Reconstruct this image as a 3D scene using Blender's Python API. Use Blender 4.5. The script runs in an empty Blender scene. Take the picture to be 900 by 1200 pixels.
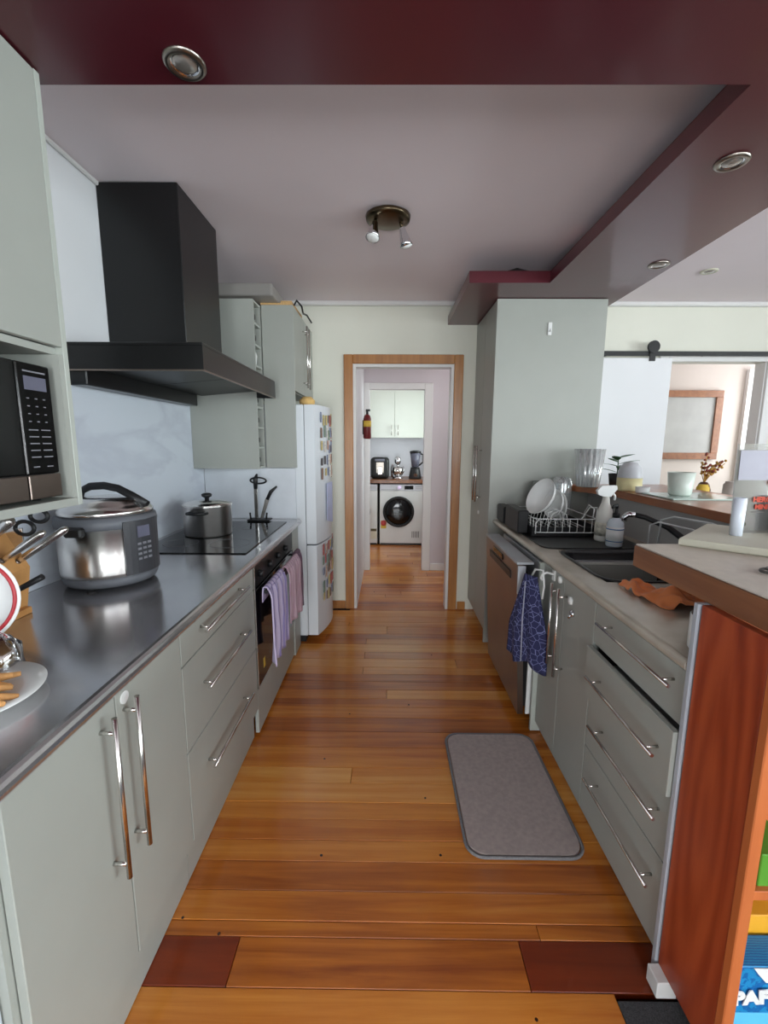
import bpy, bmesh, math, random
from mathutils import Vector, Matrix, noise
random.seed(7)
S = bpy.context.scene
COL = S.collection
rad = math.radians

# ------------------------------------------------------------------ camera
W_PX, F_PX = 900.0, 515.0
cam_d = bpy.data.cameras.new('camera')
cam_d.sensor_fit = 'HORIZONTAL'; cam_d.sensor_width = 36.0
cam_d.lens = 36.0 * F_PX / W_PX
cam_d.clip_start = 0.02; cam_d.clip_end = 100
cam = bpy.data.objects.new('camera', cam_d); COL.objects.link(cam)
pit, yaw, rol = rad(9.0), rad(-0.5), rad(0.3)
Fw = Vector((math.sin(yaw)*math.cos(pit), math.cos(yaw)*math.cos(pit), -math.sin(pit)))
Rt = Vector((math.cos(yaw), -math.sin(yaw), 0)); Up = Rt.cross(Fw)
R2 = math.cos(rol)*Rt + math.sin(rol)*Up; U2 = -math.sin(rol)*Rt + math.cos(rol)*Up
cam.matrix_world = Matrix(((R2.x, U2.x, -Fw.x, 0), (R2.y, U2.y, -Fw.y, 0), (R2.z, U2.z, -Fw.z, 1.42), (0, 0, 0, 1)))
S.camera = cam

# ------------------------------------------------------------------ world, lights, exposure
w = bpy.data.worlds.new('sky'); S.world = w; w.use_nodes = True
bg = w.node_tree.nodes['Background']
bg.inputs[0].default_value = (0.80, 0.90, 1.0, 1); bg.inputs[1].default_value = 1.6
S.view_settings.view_transform = 'Standard'; S.view_settings.look = 'None'
S.view_settings.gamma = 1.0; S.view_settings.use_curve_mapping = False
S.view_settings.exposure = 0.76

def area(name, loc, target, sx, sy, power, col=(1, 1, 1)):
    d = bpy.data.lights.new(name, 'AREA'); d.shape = 'RECTANGLE'; d.size = sx; d.size_y = sy
    d.energy = power; d.color = col
    o = bpy.data.objects.new(name, d); COL.objects.link(o); o.location = loc
    o.rotation_euler = (Vector(target) - Vector(loc)).to_track_quat('-Z', 'Y').to_euler()
    return o
area('dining_window_light', (5.15, -0.4, 1.6), (0, -0.2, 1.7), 3.7, 1.4, 235, (0.92, 0.97, 1.0))
area('lounge_window_light', (2.6, -3.15, 1.5), (2.2, 0, 2.1), 3.8, 1.6, 72, (0.97, 0.98, 1.0))
area('glass_door_light', (-0.1, -3.12, 1.2), (-0.1, 0, 1.6), 1.1, 2.0, 74, (0.98, 0.98, 1.0))  # fill added behind the viewer to brighten the kitchen floor and ceiling
area('laundry_window_light', (1.35, 5.55, 1.6), (0, 5.9, 1.2), 1.0, 1.0, 38, (0.95, 1.0, 0.97))
area('study_window_light', (4.6, 4.8, 1.6), (3.0, 5.0, 1.4), 1.2, 1.2, 22, (0.95, 0.98, 1.0))
area('hall_window_light', (1.45, 4.2, 1.6), (0, 4.3, 1.2), 0.8, 1.2, 8, (0.97, 0.97, 1.0))  # added hall fill; there is no window in that wall

# ------------------------------------------------------------------ materials
def lin(c):
    return tuple((x/255/12.92 if x/255 <= 0.04045 else ((x/255+0.055)/1.055)**2.4) for x in c)
MATS = {}
def mat(name, rgb, rough=0.5, metal=0.0, var=0.06, scale=6.0, bump=0.0, bscale=80.0, coat=0.0, trans=0.0,
        ior=1.45, emis=0.0, stretch=(1, 1, 1), spec=0.5, sheen=0.0, alpha=1.0):
    m = bpy.data.materials.new(name); m.use_nodes = True; nt = m.node_tree; N = nt.nodes; L = nt.links
    b = N['Principled BSDF']
    c = lin(rgb)
    tc = N.new('ShaderNodeTexCoord'); mp = N.new('ShaderNodeMapping'); mp.inputs['Scale'].default_value = stretch
    L.new(tc.outputs['Object'], mp.inputs['Vector'])
    nz = N.new('ShaderNodeTexNoise'); nz.inputs['Scale'].default_value = scale; nz.inputs['Detail'].default_value = 4
    L.new(mp.outputs['Vector'], nz.inputs['Vector'])
    r = N.new('ShaderNodeValToRGB')
    r.color_ramp.elements[0].position = 0.3; r.color_ramp.elements[1].position = 0.7
    r.color_ramp.elements[0].color = tuple(x*(1-var) for x in c) + (1,)
    r.color_ramp.elements[1].color = tuple(min(1, x*(1+var)) for x in c) + (1,)
    L.new(nz.outputs['Fac'], r.inputs['Fac']); L.new(r.outputs['Color'], b.inputs['Base Color'])
    b.inputs['Roughness'].default_value = rough; b.inputs['Metallic'].default_value = metal
    b.inputs['IOR'].default_value = ior; b.inputs['Coat Weight'].default_value = coat
    b.inputs['Coat Roughness'].default_value = 0.12
    b.inputs['Transmission Weight'].default_value = trans
    b.inputs['Specular IOR Level'].default_value = spec
    b.inputs['Sheen Weight'].default_value = sheen
    b.inputs['Alpha'].default_value = alpha
    if emis:
        b.inputs['Emission Color'].default_value = c + (1,); b.inputs['Emission Strength'].default_value = emis
    if bump:
        n2 = N.new('ShaderNodeTexNoise'); n2.inputs['Scale'].default_value = bscale; n2.inputs['Detail'].default_value = 3
        L.new(mp.outputs['Vector'], n2.inputs['Vector'])
        bp = N.new('ShaderNodeBump'); bp.inputs['Strength'].default_value = bump; bp.inputs['Distance'].default_value = 0.002
        L.new(n2.outputs['Fac'], bp.inputs['Height']); L.new(bp.outputs['Normal'], b.inputs['Normal'])
    MATS[name] = m
    return m

def spun_mat(name, rgb, rough):
    m = mat(name, rgb, rough=rough, metal=1.0, var=0.02, scale=3, stretch=(1, 1, 20))
    nt = m.node_tree; b = nt.nodes['Principled BSDF']; t = nt.nodes.new('ShaderNodeTangent'); t.direction_type = 'RADIAL'; t.axis = 'Z'
    nt.links.new(t.outputs[0], b.inputs['Tangent']); b.inputs['Anisotropic'].default_value = 0.8; b.inputs['Anisotropic Rotation'].default_value = 0.25
    return m
def wood_mat(name, stops, rough=0.3, coat=0.3, grain=(1.2, 22, 22), rnd=True, tone=0.5, knots=True, rings=0.0, gdir='x'):
    """procedural timber: long grain along gdir, tone shifts per object"""
    m = bpy.data.materials.new(name); m.use_nodes = True; nt = m.node_tree; N = nt.nodes; L = nt.links
    b = N['Principled BSDF']; tc = N.new('ShaderNodeTexCoord'); oi = N.new('ShaderNodeObjectInfo')
    add = N.new('ShaderNodeVectorMath'); add.operation = 'ADD'
    sc = N.new('ShaderNodeVectorMath'); sc.operation = 'SCALE'; sc.inputs['Scale'].default_value = 31.0 if rnd else 0.0
    cx = N.new('ShaderNodeCombineXYZ')
    for i in range(3): L.new(oi.outputs['Random'], cx.inputs[i])
    L.new(cx.outputs[0], sc.inputs[0]); L.new(tc.outputs['Object'], add.inputs[0]); L.new(sc.outputs[0], add.inputs[1])
    mp = N.new('ShaderNodeMapping'); mp.inputs['Scale'].default_value = grain; L.new(add.outputs[0], mp.inputs['Vector'])
    nz = N.new('ShaderNodeTexNoise'); nz.inputs['Scale'].default_value = 1.0; nz.inputs['Detail'].default_value = 7
    nz.inputs['Roughness'].default_value = 0.6; nz.inputs['Distortion'].default_value = 0.6
    L.new(mp.outputs[0], nz.inputs['Vector'])
    big = N.new('ShaderNodeTexNoise'); big.inputs['Scale'].default_value = 2.2; big.inputs['Detail'].default_value = 2
    L.new(add.outputs[0], big.inputs['Vector'])
    m1 = N.new('ShaderNodeMath'); m1.operation = 'MULTIPLY_ADD'; m1.inputs[1].default_value = 0.35; 
    L.new(big.outputs['Fac'], m1.inputs[0]); L.new(nz.outputs['Fac'], m1.inputs[2])
    m2 = N.new('ShaderNodeMath'); m2.operation = 'MULTIPLY_ADD'; m2.inputs[1].default_value = tone
    L.new(oi.outputs['Random'], m2.inputs[0]); L.new(m1.outputs[0], m2.inputs[2])
    m3 = N.new('ShaderNodeMath'); m3.operation = 'SUBTRACT'; m3.inputs[1].default_value = 0.17 + tone/2
    L.new(m2.outputs[0], m3.inputs[0])
    src = m3
    if rings:
        wv = N.new('ShaderNodeTexWave'); wv.wave_type = 'RINGS'; wv.rings_direction = 'X' 
        wv.inputs['Scale'].default_value = rings; wv.inputs['Distortion'].default_value = 3.0; wv.inputs['Detail'].default_value = 2
        wv.inputs['Detail Scale'].default_value = 1.2
        mp2 = N.new('ShaderNodeMapping'); mp2.inputs['Scale'].default_value = (1, 1, 0.13) if gdir == 'z' else (0.16, 1, 1)
        mp2.inputs['Location'].default_value = (0.0, -0.02, -0.075)
        L.new(tc.outputs['Object'], mp2.inputs['Vector']); L.new(mp2.outputs[0], wv.inputs['Vector'])
        m4 = N.new('ShaderNodeMath'); m4.operation = 'MULTIPLY_ADD'; m4.inputs[1].default_value = 0.28
        L.new(wv.outputs['Fac'], m4.inputs[0]); L.new(m3.outputs[0], m4.inputs[2]); src = m4
    r = N.new('ShaderNodeValToRGB'); els = r.color_ramp.elements
    while len(els) < len(stops): els.new(0.5)
    for e, (p, c) in zip(els, stops): e.position = p; e.color = lin(c) + (1,)
    L.new(src.outputs[0], r.inputs['Fac'])
    last = r.outputs['Color']
    if knots:
        geo = N.new('ShaderNodeNewGeometry')
        vo = N.new('ShaderNodeTexVoronoi'); vo.inputs['Scale'].default_value = 7.0
        L.new(geo.outputs['Position'], vo.inputs['Vector'])
        lt = N.new('ShaderNodeMath'); lt.operation = 'LESS_THAN'; lt.inputs[1].default_value = 0.035
        L.new(vo.outputs['Distance'], lt.inputs[0])
        mx = N.new('ShaderNodeMix'); mx.data_type = 'RGBA'; mx.inputs['B'].default_value = lin((48, 22, 10)) + (1,)
        L.new(lt.outputs[0], mx.inputs['Factor']); L.new(last, mx.inputs['A']); last = mx.outputs['Result']
    L.new(last, b.inputs['Base Color'])
    b.inputs['Roughness'].default_value = rough; b.inputs['Coat Weight'].default_value = coat; b.inputs['Coat Roughness'].default_value = 0.15
    bp = N.new('ShaderNodeBump'); bp.inputs['Strength'].default_value = 0.12; bp.inputs['Distance'].default_value = 0.002
    L.new(m1.outputs[0], bp.inputs['Height']); L.new(bp.outputs['Normal'], b.inputs['Normal']); L.new(bp.outputs['Normal'], b.inputs['Coat Normal'])
    return m

def marble_mat(name):
    m = mat(name, (206, 212, 222), rough=0.22, var=0.03, scale=3)
    nt = m.node_tree; N = nt.nodes; L = nt.links; b = N['Principled BSDF']
    tc = N.new('ShaderNodeTexCoord'); mp = N.new('ShaderNodeMapping'); mp.inputs['Rotation'].default_value = (0.6, 0, 0)
    mp.inputs['Scale'].default_value = (1, 1.2, 3.2)
    L.new(tc.outputs['Object'], mp.inputs['Vector'])
    n = N.new('ShaderNodeTexNoise'); n.inputs['Scale'].default_value = 1.3; n.inputs['Detail'].default_value = 5; n.inputs['Distortion'].default_value = 0.4
    L.new(mp.outputs[0], n.inputs['Vector'])
    r = N.new('ShaderNodeValToRGB'); e = r.color_ramp.elements
    e[0].position = 0.44; e[0].color = lin((208, 214, 223)) + (1,); e[1].position = 0.6; e[1].color = lin((208, 214, 223)) + (1,)
    k = e.new(0.51); k.color = lin((196, 201, 212)) + (1,)
    L.new(n.outputs['Fac'], r.inputs['Fac']); L.new(r.outputs['Color'], b.inputs['Base Color'])
    return m

def pattern_mat(name, base, ink, scale=30, thr=0.5, rough=0.9, kind='voronoi'):
    m = mat(name, base, rough=rough, bump=0.4, bscale=250)
    nt = m.node_tree; N = nt.nodes; L = nt.links; b = N['Principled BSDF']
    tc = N.new('ShaderNodeTexCoord')
    if kind == 'voronoi':
        t = N.new('ShaderNodeTexVoronoi'); t.feature = 'DISTANCE_TO_EDGE'; t.inputs['Scale'].default_value = scale; out = t.outputs['Distance']
    elif kind == 'stripe':
        t = N.new('ShaderNodeTexWave'); t.bands_direction = 'Y'; t.inputs['Scale'].default_value = scale; t.inputs['Distortion'].default_value = 2.0; out = t.outputs['Fac']
    else:
        t = N.new('ShaderNodeTexNoise'); t.inputs['Scale'].default_value = scale; t.inputs['Detail'].default_value = 1; out = t.outputs['Fac']
    L.new(tc.outputs['Object'], t.inputs['Vector'])
    lt = N.new('ShaderNodeMath'); lt.operation = 'LESS_THAN'; lt.inputs[1].default_value = thr; L.new(out, lt.inputs[0])
    mx = N.new('ShaderNodeMix'); mx.data_type = 'RGBA'
    mx.inputs['A'].default_value = lin(base) + (1,); mx.inputs['B'].default_value = lin(ink) + (1,)
    L.new(lt.outputs[0], mx.inputs['Factor']); L.new(mx.outputs['Result'], b.inputs['Base Color'])
    return m

sage = mat('sage_laminate', (163, 165, 158), rough=0.40, var=0.02)
sage_edge = mat('sage_edge', (178, 182, 174), rough=0.4, var=0.02)
maroon = mat('maroon_paint', (84, 28, 38), rough=0.3, var=0.04, scale=2, coat=0.3)
wall_m = mat('wall_paint', (226, 225, 212), rough=0.8, var=0.02, scale=2)
white_wall = mat('white_wall_paint', (232, 232, 234), rough=0.75, var=0.02, scale=2)
study_wall = mat('study_wall_paint', (196, 186, 178), rough=0.8, var=0.02, scale=2)
ceil_m = mat('ceiling_paint', (240, 228, 232), rough=0.85, var=0.02, scale=1.5)
trim_w = mat('white_gloss_trim', (226, 224, 222), rough=0.35, var=0.01)
trim_wood = wood_mat('varnished_trim', [(0.2, (150, 92, 40)), (0.8, (196, 136, 72))], rough=0.35, knots=False, tone=0.1, grain=(20, 20, 1.5))
plank_m = wood_mat('rimu_floor', [(0.05, (140, 68, 24)), (0.35, (190, 108, 38)), (0.6, (212, 134, 54)), (0.9, (230, 164, 84))], rough=0.24, coat=0.45, tone=0.55, grain=(1.3, 26, 20))
redplank_m = wood_mat('red_floor_patch', [(0.2, (100, 34, 12)), (0.8, (142, 58, 22))], rough=0.28, coat=0.3, tone=0.1)
floor_base_m = mat('subfloor', (60, 34, 18), rough=0.9)
panel_wood = wood_mat('red_stained_panel', [(0.15, (96, 32, 14)), (0.5, (150, 58, 28)), (0.9, (178, 80, 42))], rough=0.4, coat=0.15, tone=0.05, knots=False, grain=(18, 18, 1.2), rings=9.0, gdir='z')
edge_wood = wood_mat('orange_pine_edge', [(0.2, (170, 84, 40)), (0.8, (204, 116, 62))], rough=0.45, coat=0.1, tone=0.05, knots=False, grain=(16, 16, 1.5))
bar_wood = wood_mat('bar_edge_timber', [(0.1, (94, 56, 34)), (0.5, (132, 84, 54)), (0.9, (160, 108, 72))], rough=0.35, coat=0.2, tone=0.05, knots=False, grain=(20, 1.5, 20))
ledge_wood = wood_mat('ledge_timber', [(0.1, (128, 74, 44)), (0.5, (164, 100, 62)), (0.9, (190, 126, 84))], rough=0.3, coat=0.3, tone=0.05, knots=False, grain=(20, 1.5, 20))
bar_lam = mat('beige_laminate', (208, 198, 184), rough=0.45, var=0.05, scale=40)
steel_lam = mat('grey_steel_benchtop', (192, 190, 192), rough=0.17, metal=0.85, var=0.10, scale=5, bump=0.05, bscale=300)
steel_lam_glare = mat('pale_grey_benchtop', (196, 186, 172), rough=0.26, metal=0.25, var=0.12, scale=9, bump=0.05, bscale=300)  # same laminate as the left bench, window glare painted into the colour
steel = mat('brushed_steel', (222, 218, 214), rough=0.2, metal=1.0, var=0.06, scale=3, stretch=(1, 1, 30))
spun = spun_mat('spun_steel', (228, 224, 220), 0.3)
steel_dk = mat('dark_brushed_steel', (140, 128, 120), rough=0.3, metal=1.0, var=0.08, scale=4)
chrome = mat('chrome', (215, 215, 218), rough=0.08, metal=1.0, var=0.01)
bronze = mat('tarnished_bronze', (96, 84, 66), rough=0.28, metal=1.0, var=0.1)
nickel = mat('satin_nickel', (150, 142, 134), rough=0.28, metal=1.0, var=0.05)
black_gl = mat('black_gloss', (12, 12, 13), rough=0.08, var=0.0)
black_m = mat('black_satin', (20, 20, 21), rough=0.38, var=0.1)
hood_m = mat('black_hood_steel', (17, 17, 18), rough=0.3, var=0.05)
black_pl = mat('black_plastic', (26, 26, 28), rough=0.45, var=0.1)
gap_shade = mat('dark_interior', (18, 16, 15), rough=0.9)  # near-black that paints the shade inside gaps
white_pl = mat('white_plastic', (228, 228, 226), rough=0.35, var=0.02)
fridge_m = mat('white_fridge_enamel', (222, 226, 230), rough=0.25, var=0.01)
ceramic = mat('white_ceramic', (234, 234, 232), rough=0.15, var=0.01)
cream_pl = mat('cream_board', (206, 202, 184), rough=0.5, var=0.03)
marble = marble_mat('pale_marble_splashback')
glass = mat('clear_glass', (235, 240, 240), rough=0.03, trans=1.0, var=0.0)
def thin_glass(name, rgb, refl=0.14, tint=0.94, refr_white=0.0):
    m = bpy.data.materials.new(name); m.use_nodes = True; nt = m.node_tree; N = nt.nodes; L = nt.links
    N.remove(N['Principled BSDF']); out = N['Material Output']
    tr = N.new('ShaderNodeBsdfTransparent'); tr.inputs[0].default_value = tuple(tint*x for x in lin(rgb)) + (1,)
    gl = N.new('ShaderNodeBsdfGlossy'); gl.inputs['Roughness'].default_value = 0.06
    lw = N.new('ShaderNodeLayerWeight'); lw.inputs['Blend'].default_value = 0.35
    ma = N.new('ShaderNodeMath'); ma.operation = 'MULTIPLY_ADD'; ma.inputs[1].default_value = 0.75; ma.inputs[2].default_value = refl
    ma.use_clamp = True; L.new(lw.outputs['Facing'], ma.inputs[0])
    mx = N.new('ShaderNodeMixShader'); L.new(ma.outputs[0], mx.inputs[0]); L.new(tr.outputs[0], mx.inputs[1]); L.new(gl.outputs[0], mx.inputs[2])
    if refr_white:
        df = N.new('ShaderNodeBsdfDiffuse'); df.inputs[0].default_value = (.9, .92, .92, 1)
        m2 = N.new('ShaderNodeMixShader'); m2.inputs[0].default_value = refr_white; L.new(mx.outputs[0], m2.inputs[1]); L.new(df.outputs[0], m2.inputs[2]); mx = m2
    L.new(mx.outputs[0], out.inputs['Surface']); return m
ribbed = thin_glass('ribbed_glass', (244, 248, 248), .25, .97, refr_white=.22)  # diffuse white mixed in to imitate bright refractions
glass = thin_glass('clear_glass', (244, 248, 248))
frost = mat('cloudy_plastic', (200, 195, 190), rough=0.35, trans=0.6, var=0.02)
grey_rubber = mat('grey_band', (98, 100, 106), rough=0.5)
blockwood = wood_mat('knife_block_wood', [(0.2, (176, 118, 62)), (0.8, (214, 160, 98))], rough=0.45, coat=0.1, tone=0.05, knots=False, grain=(10, 10, 2))
chipboard = mat('raw_chipboard', (196, 158, 108), rough=0.9, var=0.2, scale=120)
mat_m = mat('grey_carpet_mat', (172, 156, 152), rough=1.0, var=0.12, scale=60, bump=1.0, bscale=700, sheen=0.3)
mat_edge = mat('dark_binding', (128, 126, 128), rough=1.0, var=0.25, scale=300, bump=1.0, bscale=500)
carpet_m = mat('dark_grey_carpet', (66, 66, 68), rough=1.0, var=0.5, scale=350, bump=1.0, bscale=500)
orange_cl = mat('orange_cloth', (248, 146, 88), rough=0.95, var=0.1, bump=0.8, bscale=350, sheen=0.3)
orange_pan = None
navy = pattern_mat('navy_print_towel', (44, 46, 84), (120, 124, 168), scale=34, thr=0.03)
lav = pattern_mat('lavender_print_towel', (202, 190, 220), (150, 138, 190), scale=7, thr=0.22, kind='stripe')
pink = pattern_mat('pink_towel', (206, 178, 190), (186, 150, 168), scale=9, thr=0.2, kind='stripe')
lilac_txt = mat('lilac_poster', (146, 144, 156), rough=0.4, var=0.15, scale=4)
greige = mat('greige_card', (196, 188, 178), rough=0.5, var=0.02)
redink = mat('red_ink', (206, 84, 62), rough=0.6)
greyink = mat('grey_ink', (120, 114, 110), rough=0.6)
red_ext = mat('red_extinguisher', (104, 20, 22), rough=0.4)
yellow_l = mat('yellow_label', (214, 178, 70), rough=0.6)
green_b = mat('green_box', (84, 146, 44), rough=0.5)
yellow_b = mat('yellow_box', (226, 164, 40), rough=0.5)
blue_b = pattern_mat('blue_box_print', (30, 130, 186), (20, 96, 160), scale=60, thr=0.4, kind='stripe', rough=0.4)
lblue = mat('light_blue_print', (96, 190, 234), rough=0.4)
leaf_m = mat('leaf_green', (46, 84, 44), rough=0.5, var=0.2)
dryfl = mat('dried_flower', (176, 134, 66), rough=0.9, var=0.3, scale=40)
dryred = mat('dried_red_leaf', (126, 62, 50), rough=0.9, var=0.3, scale=40)
candle_m = mat('pale_yellow_wax', (220, 208, 160), rough=0.5)
domegrey = mat('pearl_grey', (190, 190, 194), rough=0.4)
cream_cup = mat('pale_mint_ceramic', (214, 222, 212), rough=0.25)
chips_m = mat('fried_snack', (206, 150, 92), rough=0.7, var=0.3, scale=30)
film = thin_glass('clear_wrap', (236, 236, 240), 0.22, .9)
red_st = mat('red_stripe', (176, 44, 52), rough=0.4)
bread_m = mat('bread', (214, 176, 112), rough=0.9, var=0.2, scale=20)
lcd = mat('lcd_grey', (96, 96, 112), rough=0.3)
mark_m = mat('pale_print', (120, 120, 126), rough=0.6)
tile_m = mat('white_splash', (226, 226, 234), rough=0.3, var=0.02)
lab_cab = mat('white_gloss_cabinet', (226, 230, 220), rough=0.25, var=0.01)
sliver = mat('mirror_glass', (186, 186, 186), rough=0.06, metal=0.9, var=0.01)
bulb_m = mat('unlit_bulb_glass', (232, 232, 230), rough=0.15, var=0.0)
lens_m = mat('lamp_lens', (170, 164, 158), rough=0.12, var=0.1, metal=0.6)
wallgrey = mat('grey_half_wall', (172, 170, 168), rough=0.6, var=0.02)

# ------------------------------------------------------------------ mesh helpers (all coordinates are metres in the room)
class MB:
    def __init__(s): s.bm = bmesh.new()
    def _hull(s, vs, faces, smooth=False):
        v = [s.bm.verts.new(p) for p in vs]
        for f in faces:
            try: fc = s.bm.faces.new([v[i] for i in f]); fc.smooth = smooth
            except ValueError: pass
        return v
    def box(s, x0, x1, y0, y1, z0, z1, bev=0.0, rot=None, piv=None, seg=1):
        b = bmesh.new()
        vs = [b.verts.new((x, y, z)) for x in (x0, x1) for y in (y0, y1) for z in (z0, z1)]
        for f in ((0, 1, 3, 2), (4, 6, 7, 5), (0, 4, 5, 1), (2, 3, 7, 6), (0, 2, 6, 4), (1, 5, 7, 3)): b.faces.new([vs[i] for i in f])
        if bev: bmesh.ops.bevel(b, geom=b.edges[:], offset=bev, segments=seg, affect='EDGES', profile=0.5)
        if rot is not None:
            c = Vector(piv) if piv else Vector(((x0+x1)/2, (y0+y1)/2, (z0+z1)/2))
            bmesh.ops.transform(b, matrix=Matrix.Translation(c) @ rot.to_4x4() @ Matrix.Translation(-c), verts=b.verts[:])
        s._merge(b); return s
    def _merge(s, b):
        mp = {}
        for v in b.verts: mp[v] = s.bm.verts.new(v.co)
        for f in b.faces:
            n = s.bm.faces.new([mp[v] for v in f.verts]); n.smooth = f.smooth
        b.free()
    def cyl(s, p0, p1, r0, r1=None, seg=16, caps=True):
        r1 = r0 if r1 is None else r1
        p0, p1 = Vector(p0), Vector(p1); d = (p1-p0).normalized()
        a = d.orthogonal().normalized(); b = d.cross(a)
        A = [s.bm.verts.new(p0 + r0*(math.cos(t)*a+math.sin(t)*b)) for t in [2*math.pi*i/seg for i in range(seg)]]
        B = [s.bm.verts.new(p1 + r1*(math.cos(t)*a+math.sin(t)*b)) for t in [2*math.pi*i/seg for i in range(seg)]]
        for i in range(seg):
            f = s.bm.faces.new((A[i], A[(i+1) % seg], B[(i+1) % seg], B[i])); f.smooth = True
        if caps: s.bm.faces.new(A[::-1]); s.bm.faces.new(B)
        return s
    def tube(s, pts, r, seg=8, closed=False):
        pts = [Vector(p) for p in pts]; n = len(pts); rings = []
        ref = None
        for i, p in enumerate(pts):
            if closed: d = (pts[(i+1) % n]-pts[i-1]).normalized()
            else: d = (pts[min(i+1, n-1)]-pts[max(i-1, 0)]).normalized()
            if ref is None: ref = d.orthogonal().normalized()
            ref = (ref - d*ref.dot(d)).normalized(); b = d.cross(ref)
            rr = r[i] if isinstance(r, (list, tuple)) else r
            rings.append([s.bm.verts.new(p + rr*(math.cos(t)*ref+math.sin(t)*b)) for t in [2*math.pi*k/seg for k in range(seg)]])
        for i in range(n if closed else n-1):
            A, B = rings[i], rings[(i+1) % n]
            for k in range(seg):
                f = s.bm.faces.new((A[k], A[(k+1) % seg], B[(k+1) % seg], B[k])); f.smooth = True
        if not closed: s.bm.faces.new(rings[0][::-1]); s.bm.faces.new(rings[-1])
        return s
    def lathe(s, prof, c, seg=32, axis=None, close=False, ribs=0, ribamp=0):
        """prof: list of (radius, height); axis default +Z; c = base centre"""
        c = Vector(c); ax = Vector(axis).normalized() if axis else Vector((0, 0, 1))
        a = Vector((1, 0, 0)) if abs(ax.x) < 0.9 else Vector((0, 1, 0)); a = (a - ax*a.dot(ax)).normalized(); b = ax.cross(a)
        rings = []
        for r, h in prof:
            if r < 1e-5: rings.append([s.bm.verts.new(c+ax*h)])
            else:
                rings.append([s.bm.verts.new(c + ax*h + (r*(1+ribamp*math.cos(ribs*t)))*(math.cos(t)*a+math.sin(t)*b)) for t in [2*math.pi*k/seg for k in range(seg)]])
        for i in range(len(rings)-1 + (1 if close else 0)):
            A, B = rings[i], rings[(i+1) % len(rings)]
            for k in range(seg):
                k2 = (k+1) % seg
                if len(A) == 1 and len(B) == 1: continue
                if len(A) == 1: f = s.bm.faces.new((A[0], B[k2], B[k]))
                elif len(B) == 1: f = s.bm.faces.new((A[k], A[k2], B[0]))
                else: f = s.bm.faces.new((A[k], A[k2], B[k2], B[k]))
                f.smooth = True
        return s
    def prism(s, poly, z0, z1, bev=0.0):
        b = bmesh.new()
        A = [b.verts.new((x, y, z0)) for x, y in poly]; B = [b.verts.new((x, y, z1)) for x, y in poly]; n = len(poly)
        b.faces.new(A[::-1]); b.faces.new(B)
        for i in range(n): b.faces.new((A[i], A[(i+1) % n], B[(i+1) % n], B[i]))
        if bev: bmesh.ops.bevel(b, geom=[e for e in b.edges if abs(e.verts[0].co.z-e.verts[1].co.z) < 1e-6], offset=bev, segments=2, affect='EDGES', profile=0.5)
        s._merge(b); return s
    def extr(s, poly3, vec):
        """extrude a planar 3-D polygon along vec"""
        A = [s.bm.verts.new(p) for p in poly3]; B = [s.bm.verts.new(Vector(p)+Vector(vec)) for p in poly3]; n = len(A)
        s.bm.faces.new(A[::-1]); s.bm.faces.new(B)
        for i in range(n): s.bm.faces.new((A[i], A[(i+1) % n], B[(i+1) % n], B[i]))
        return s
    def sheet(s, fn, nu, nv, th=0.003):
        """closed soft sheet: fn(u,v)->(point, normal)"""
        top, bot = [], []
        for i in range(nu+1):
            ra, rb = [], []
            for j in range(nv+1):
                p, n = fn(i/nu, j/nv); p = Vector(p); n = Vector(n)
                ra.append(s.bm.verts.new(p+n*th/2)); rb.append(s.bm.verts.new(p-n*th/2))
            top.append(ra); bot.append(rb)
        def q(a, b, c, d):
            f = s.bm.faces.new((a, b, c, d)); f.smooth = True
        for i in range(nu):
            for j in range(nv):
                q(top[i][j], top[i+1][j], top[i+1][j+1], top[i][j+1]); q(bot[i][j], bot[i][j+1], bot[i+1][j+1], bot[i+1][j])
        for i in range(nu):
            q(top[i][0], bot[i][0], bot[i+1][0], top[i+1][0]); q(top[i][nv], top[i+1][nv], bot[i+1][nv], bot[i][nv])
        for j in range(nv):
            q(top[0][j], top[0][j+1], bot[0][j+1], bot[0][j]); q(top[nu][j], bot[nu][j], bot[nu][j+1], top[nu][j+1])
        return s

OFF = {}
def _tag(o, label, cat, group, kind):
    if label: o['label'] = label
    if cat: o['category'] = cat
    if group: o['group'] = group
    if kind: o['kind'] = kind
def T(name, label, cat, loc, group=None):
    o = bpy.data.objects.new(name, None); COL.objects.link(o); o.location = loc; o.empty_display_size = 0.1
    OFF[o] = Vector(loc); _tag(o, label, cat, group, None); return o
def O(name, mb, m, parent=None, label=None, cat=None, group=None, kind=None):
    bm = mb.bm; bmesh.ops.recalc_face_normals(bm, faces=bm.faces[:])
    if parent is not None: off = OFF[parent]
    else:
        xs = [v.co for v in bm.verts]; lo = [min(c[i] for c in xs) for i in range(3)]; hi = [max(c[i] for c in xs) for i in range(3)]
        off = Vector(((lo[0]+hi[0])/2, (lo[1]+hi[1])/2, lo[2]))
    if parent is not None and m in (plank_m, redplank_m):
        xs = [v.co for v in bm.verts]; own = Vector((sum(c.x for c in xs)/len(xs), sum(c.y for c in xs)/len(xs), 0)); base = off; off = own
    bmesh.ops.translate(bm, vec=-off, verts=bm.verts[:])
    me = bpy.data.meshes.new(name); bm.to_mesh(me); bm.free(); me.materials.append(m)
    o = bpy.data.objects.new(name, me); COL.objects.link(o)
    if parent is not None:
        o.parent = parent
        if m in (plank_m, redplank_m): o.location = off-base
        OFF[o] = off if m not in (plank_m, redplank_m) else off
        if m not in (plank_m, redplank_m): OFF[o] = OFF[parent]
    else: o.location = off; OFF[o] = off
    _tag(o, label, cat, group, kind); return o
def struct(name, mb, m, parent=None, kind='structure', label=None):
    return O(name, mb, m, parent, kind=kind if parent is None else None, label=label)
def B(*a, **k): return MB().box(*a, **k)
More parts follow.
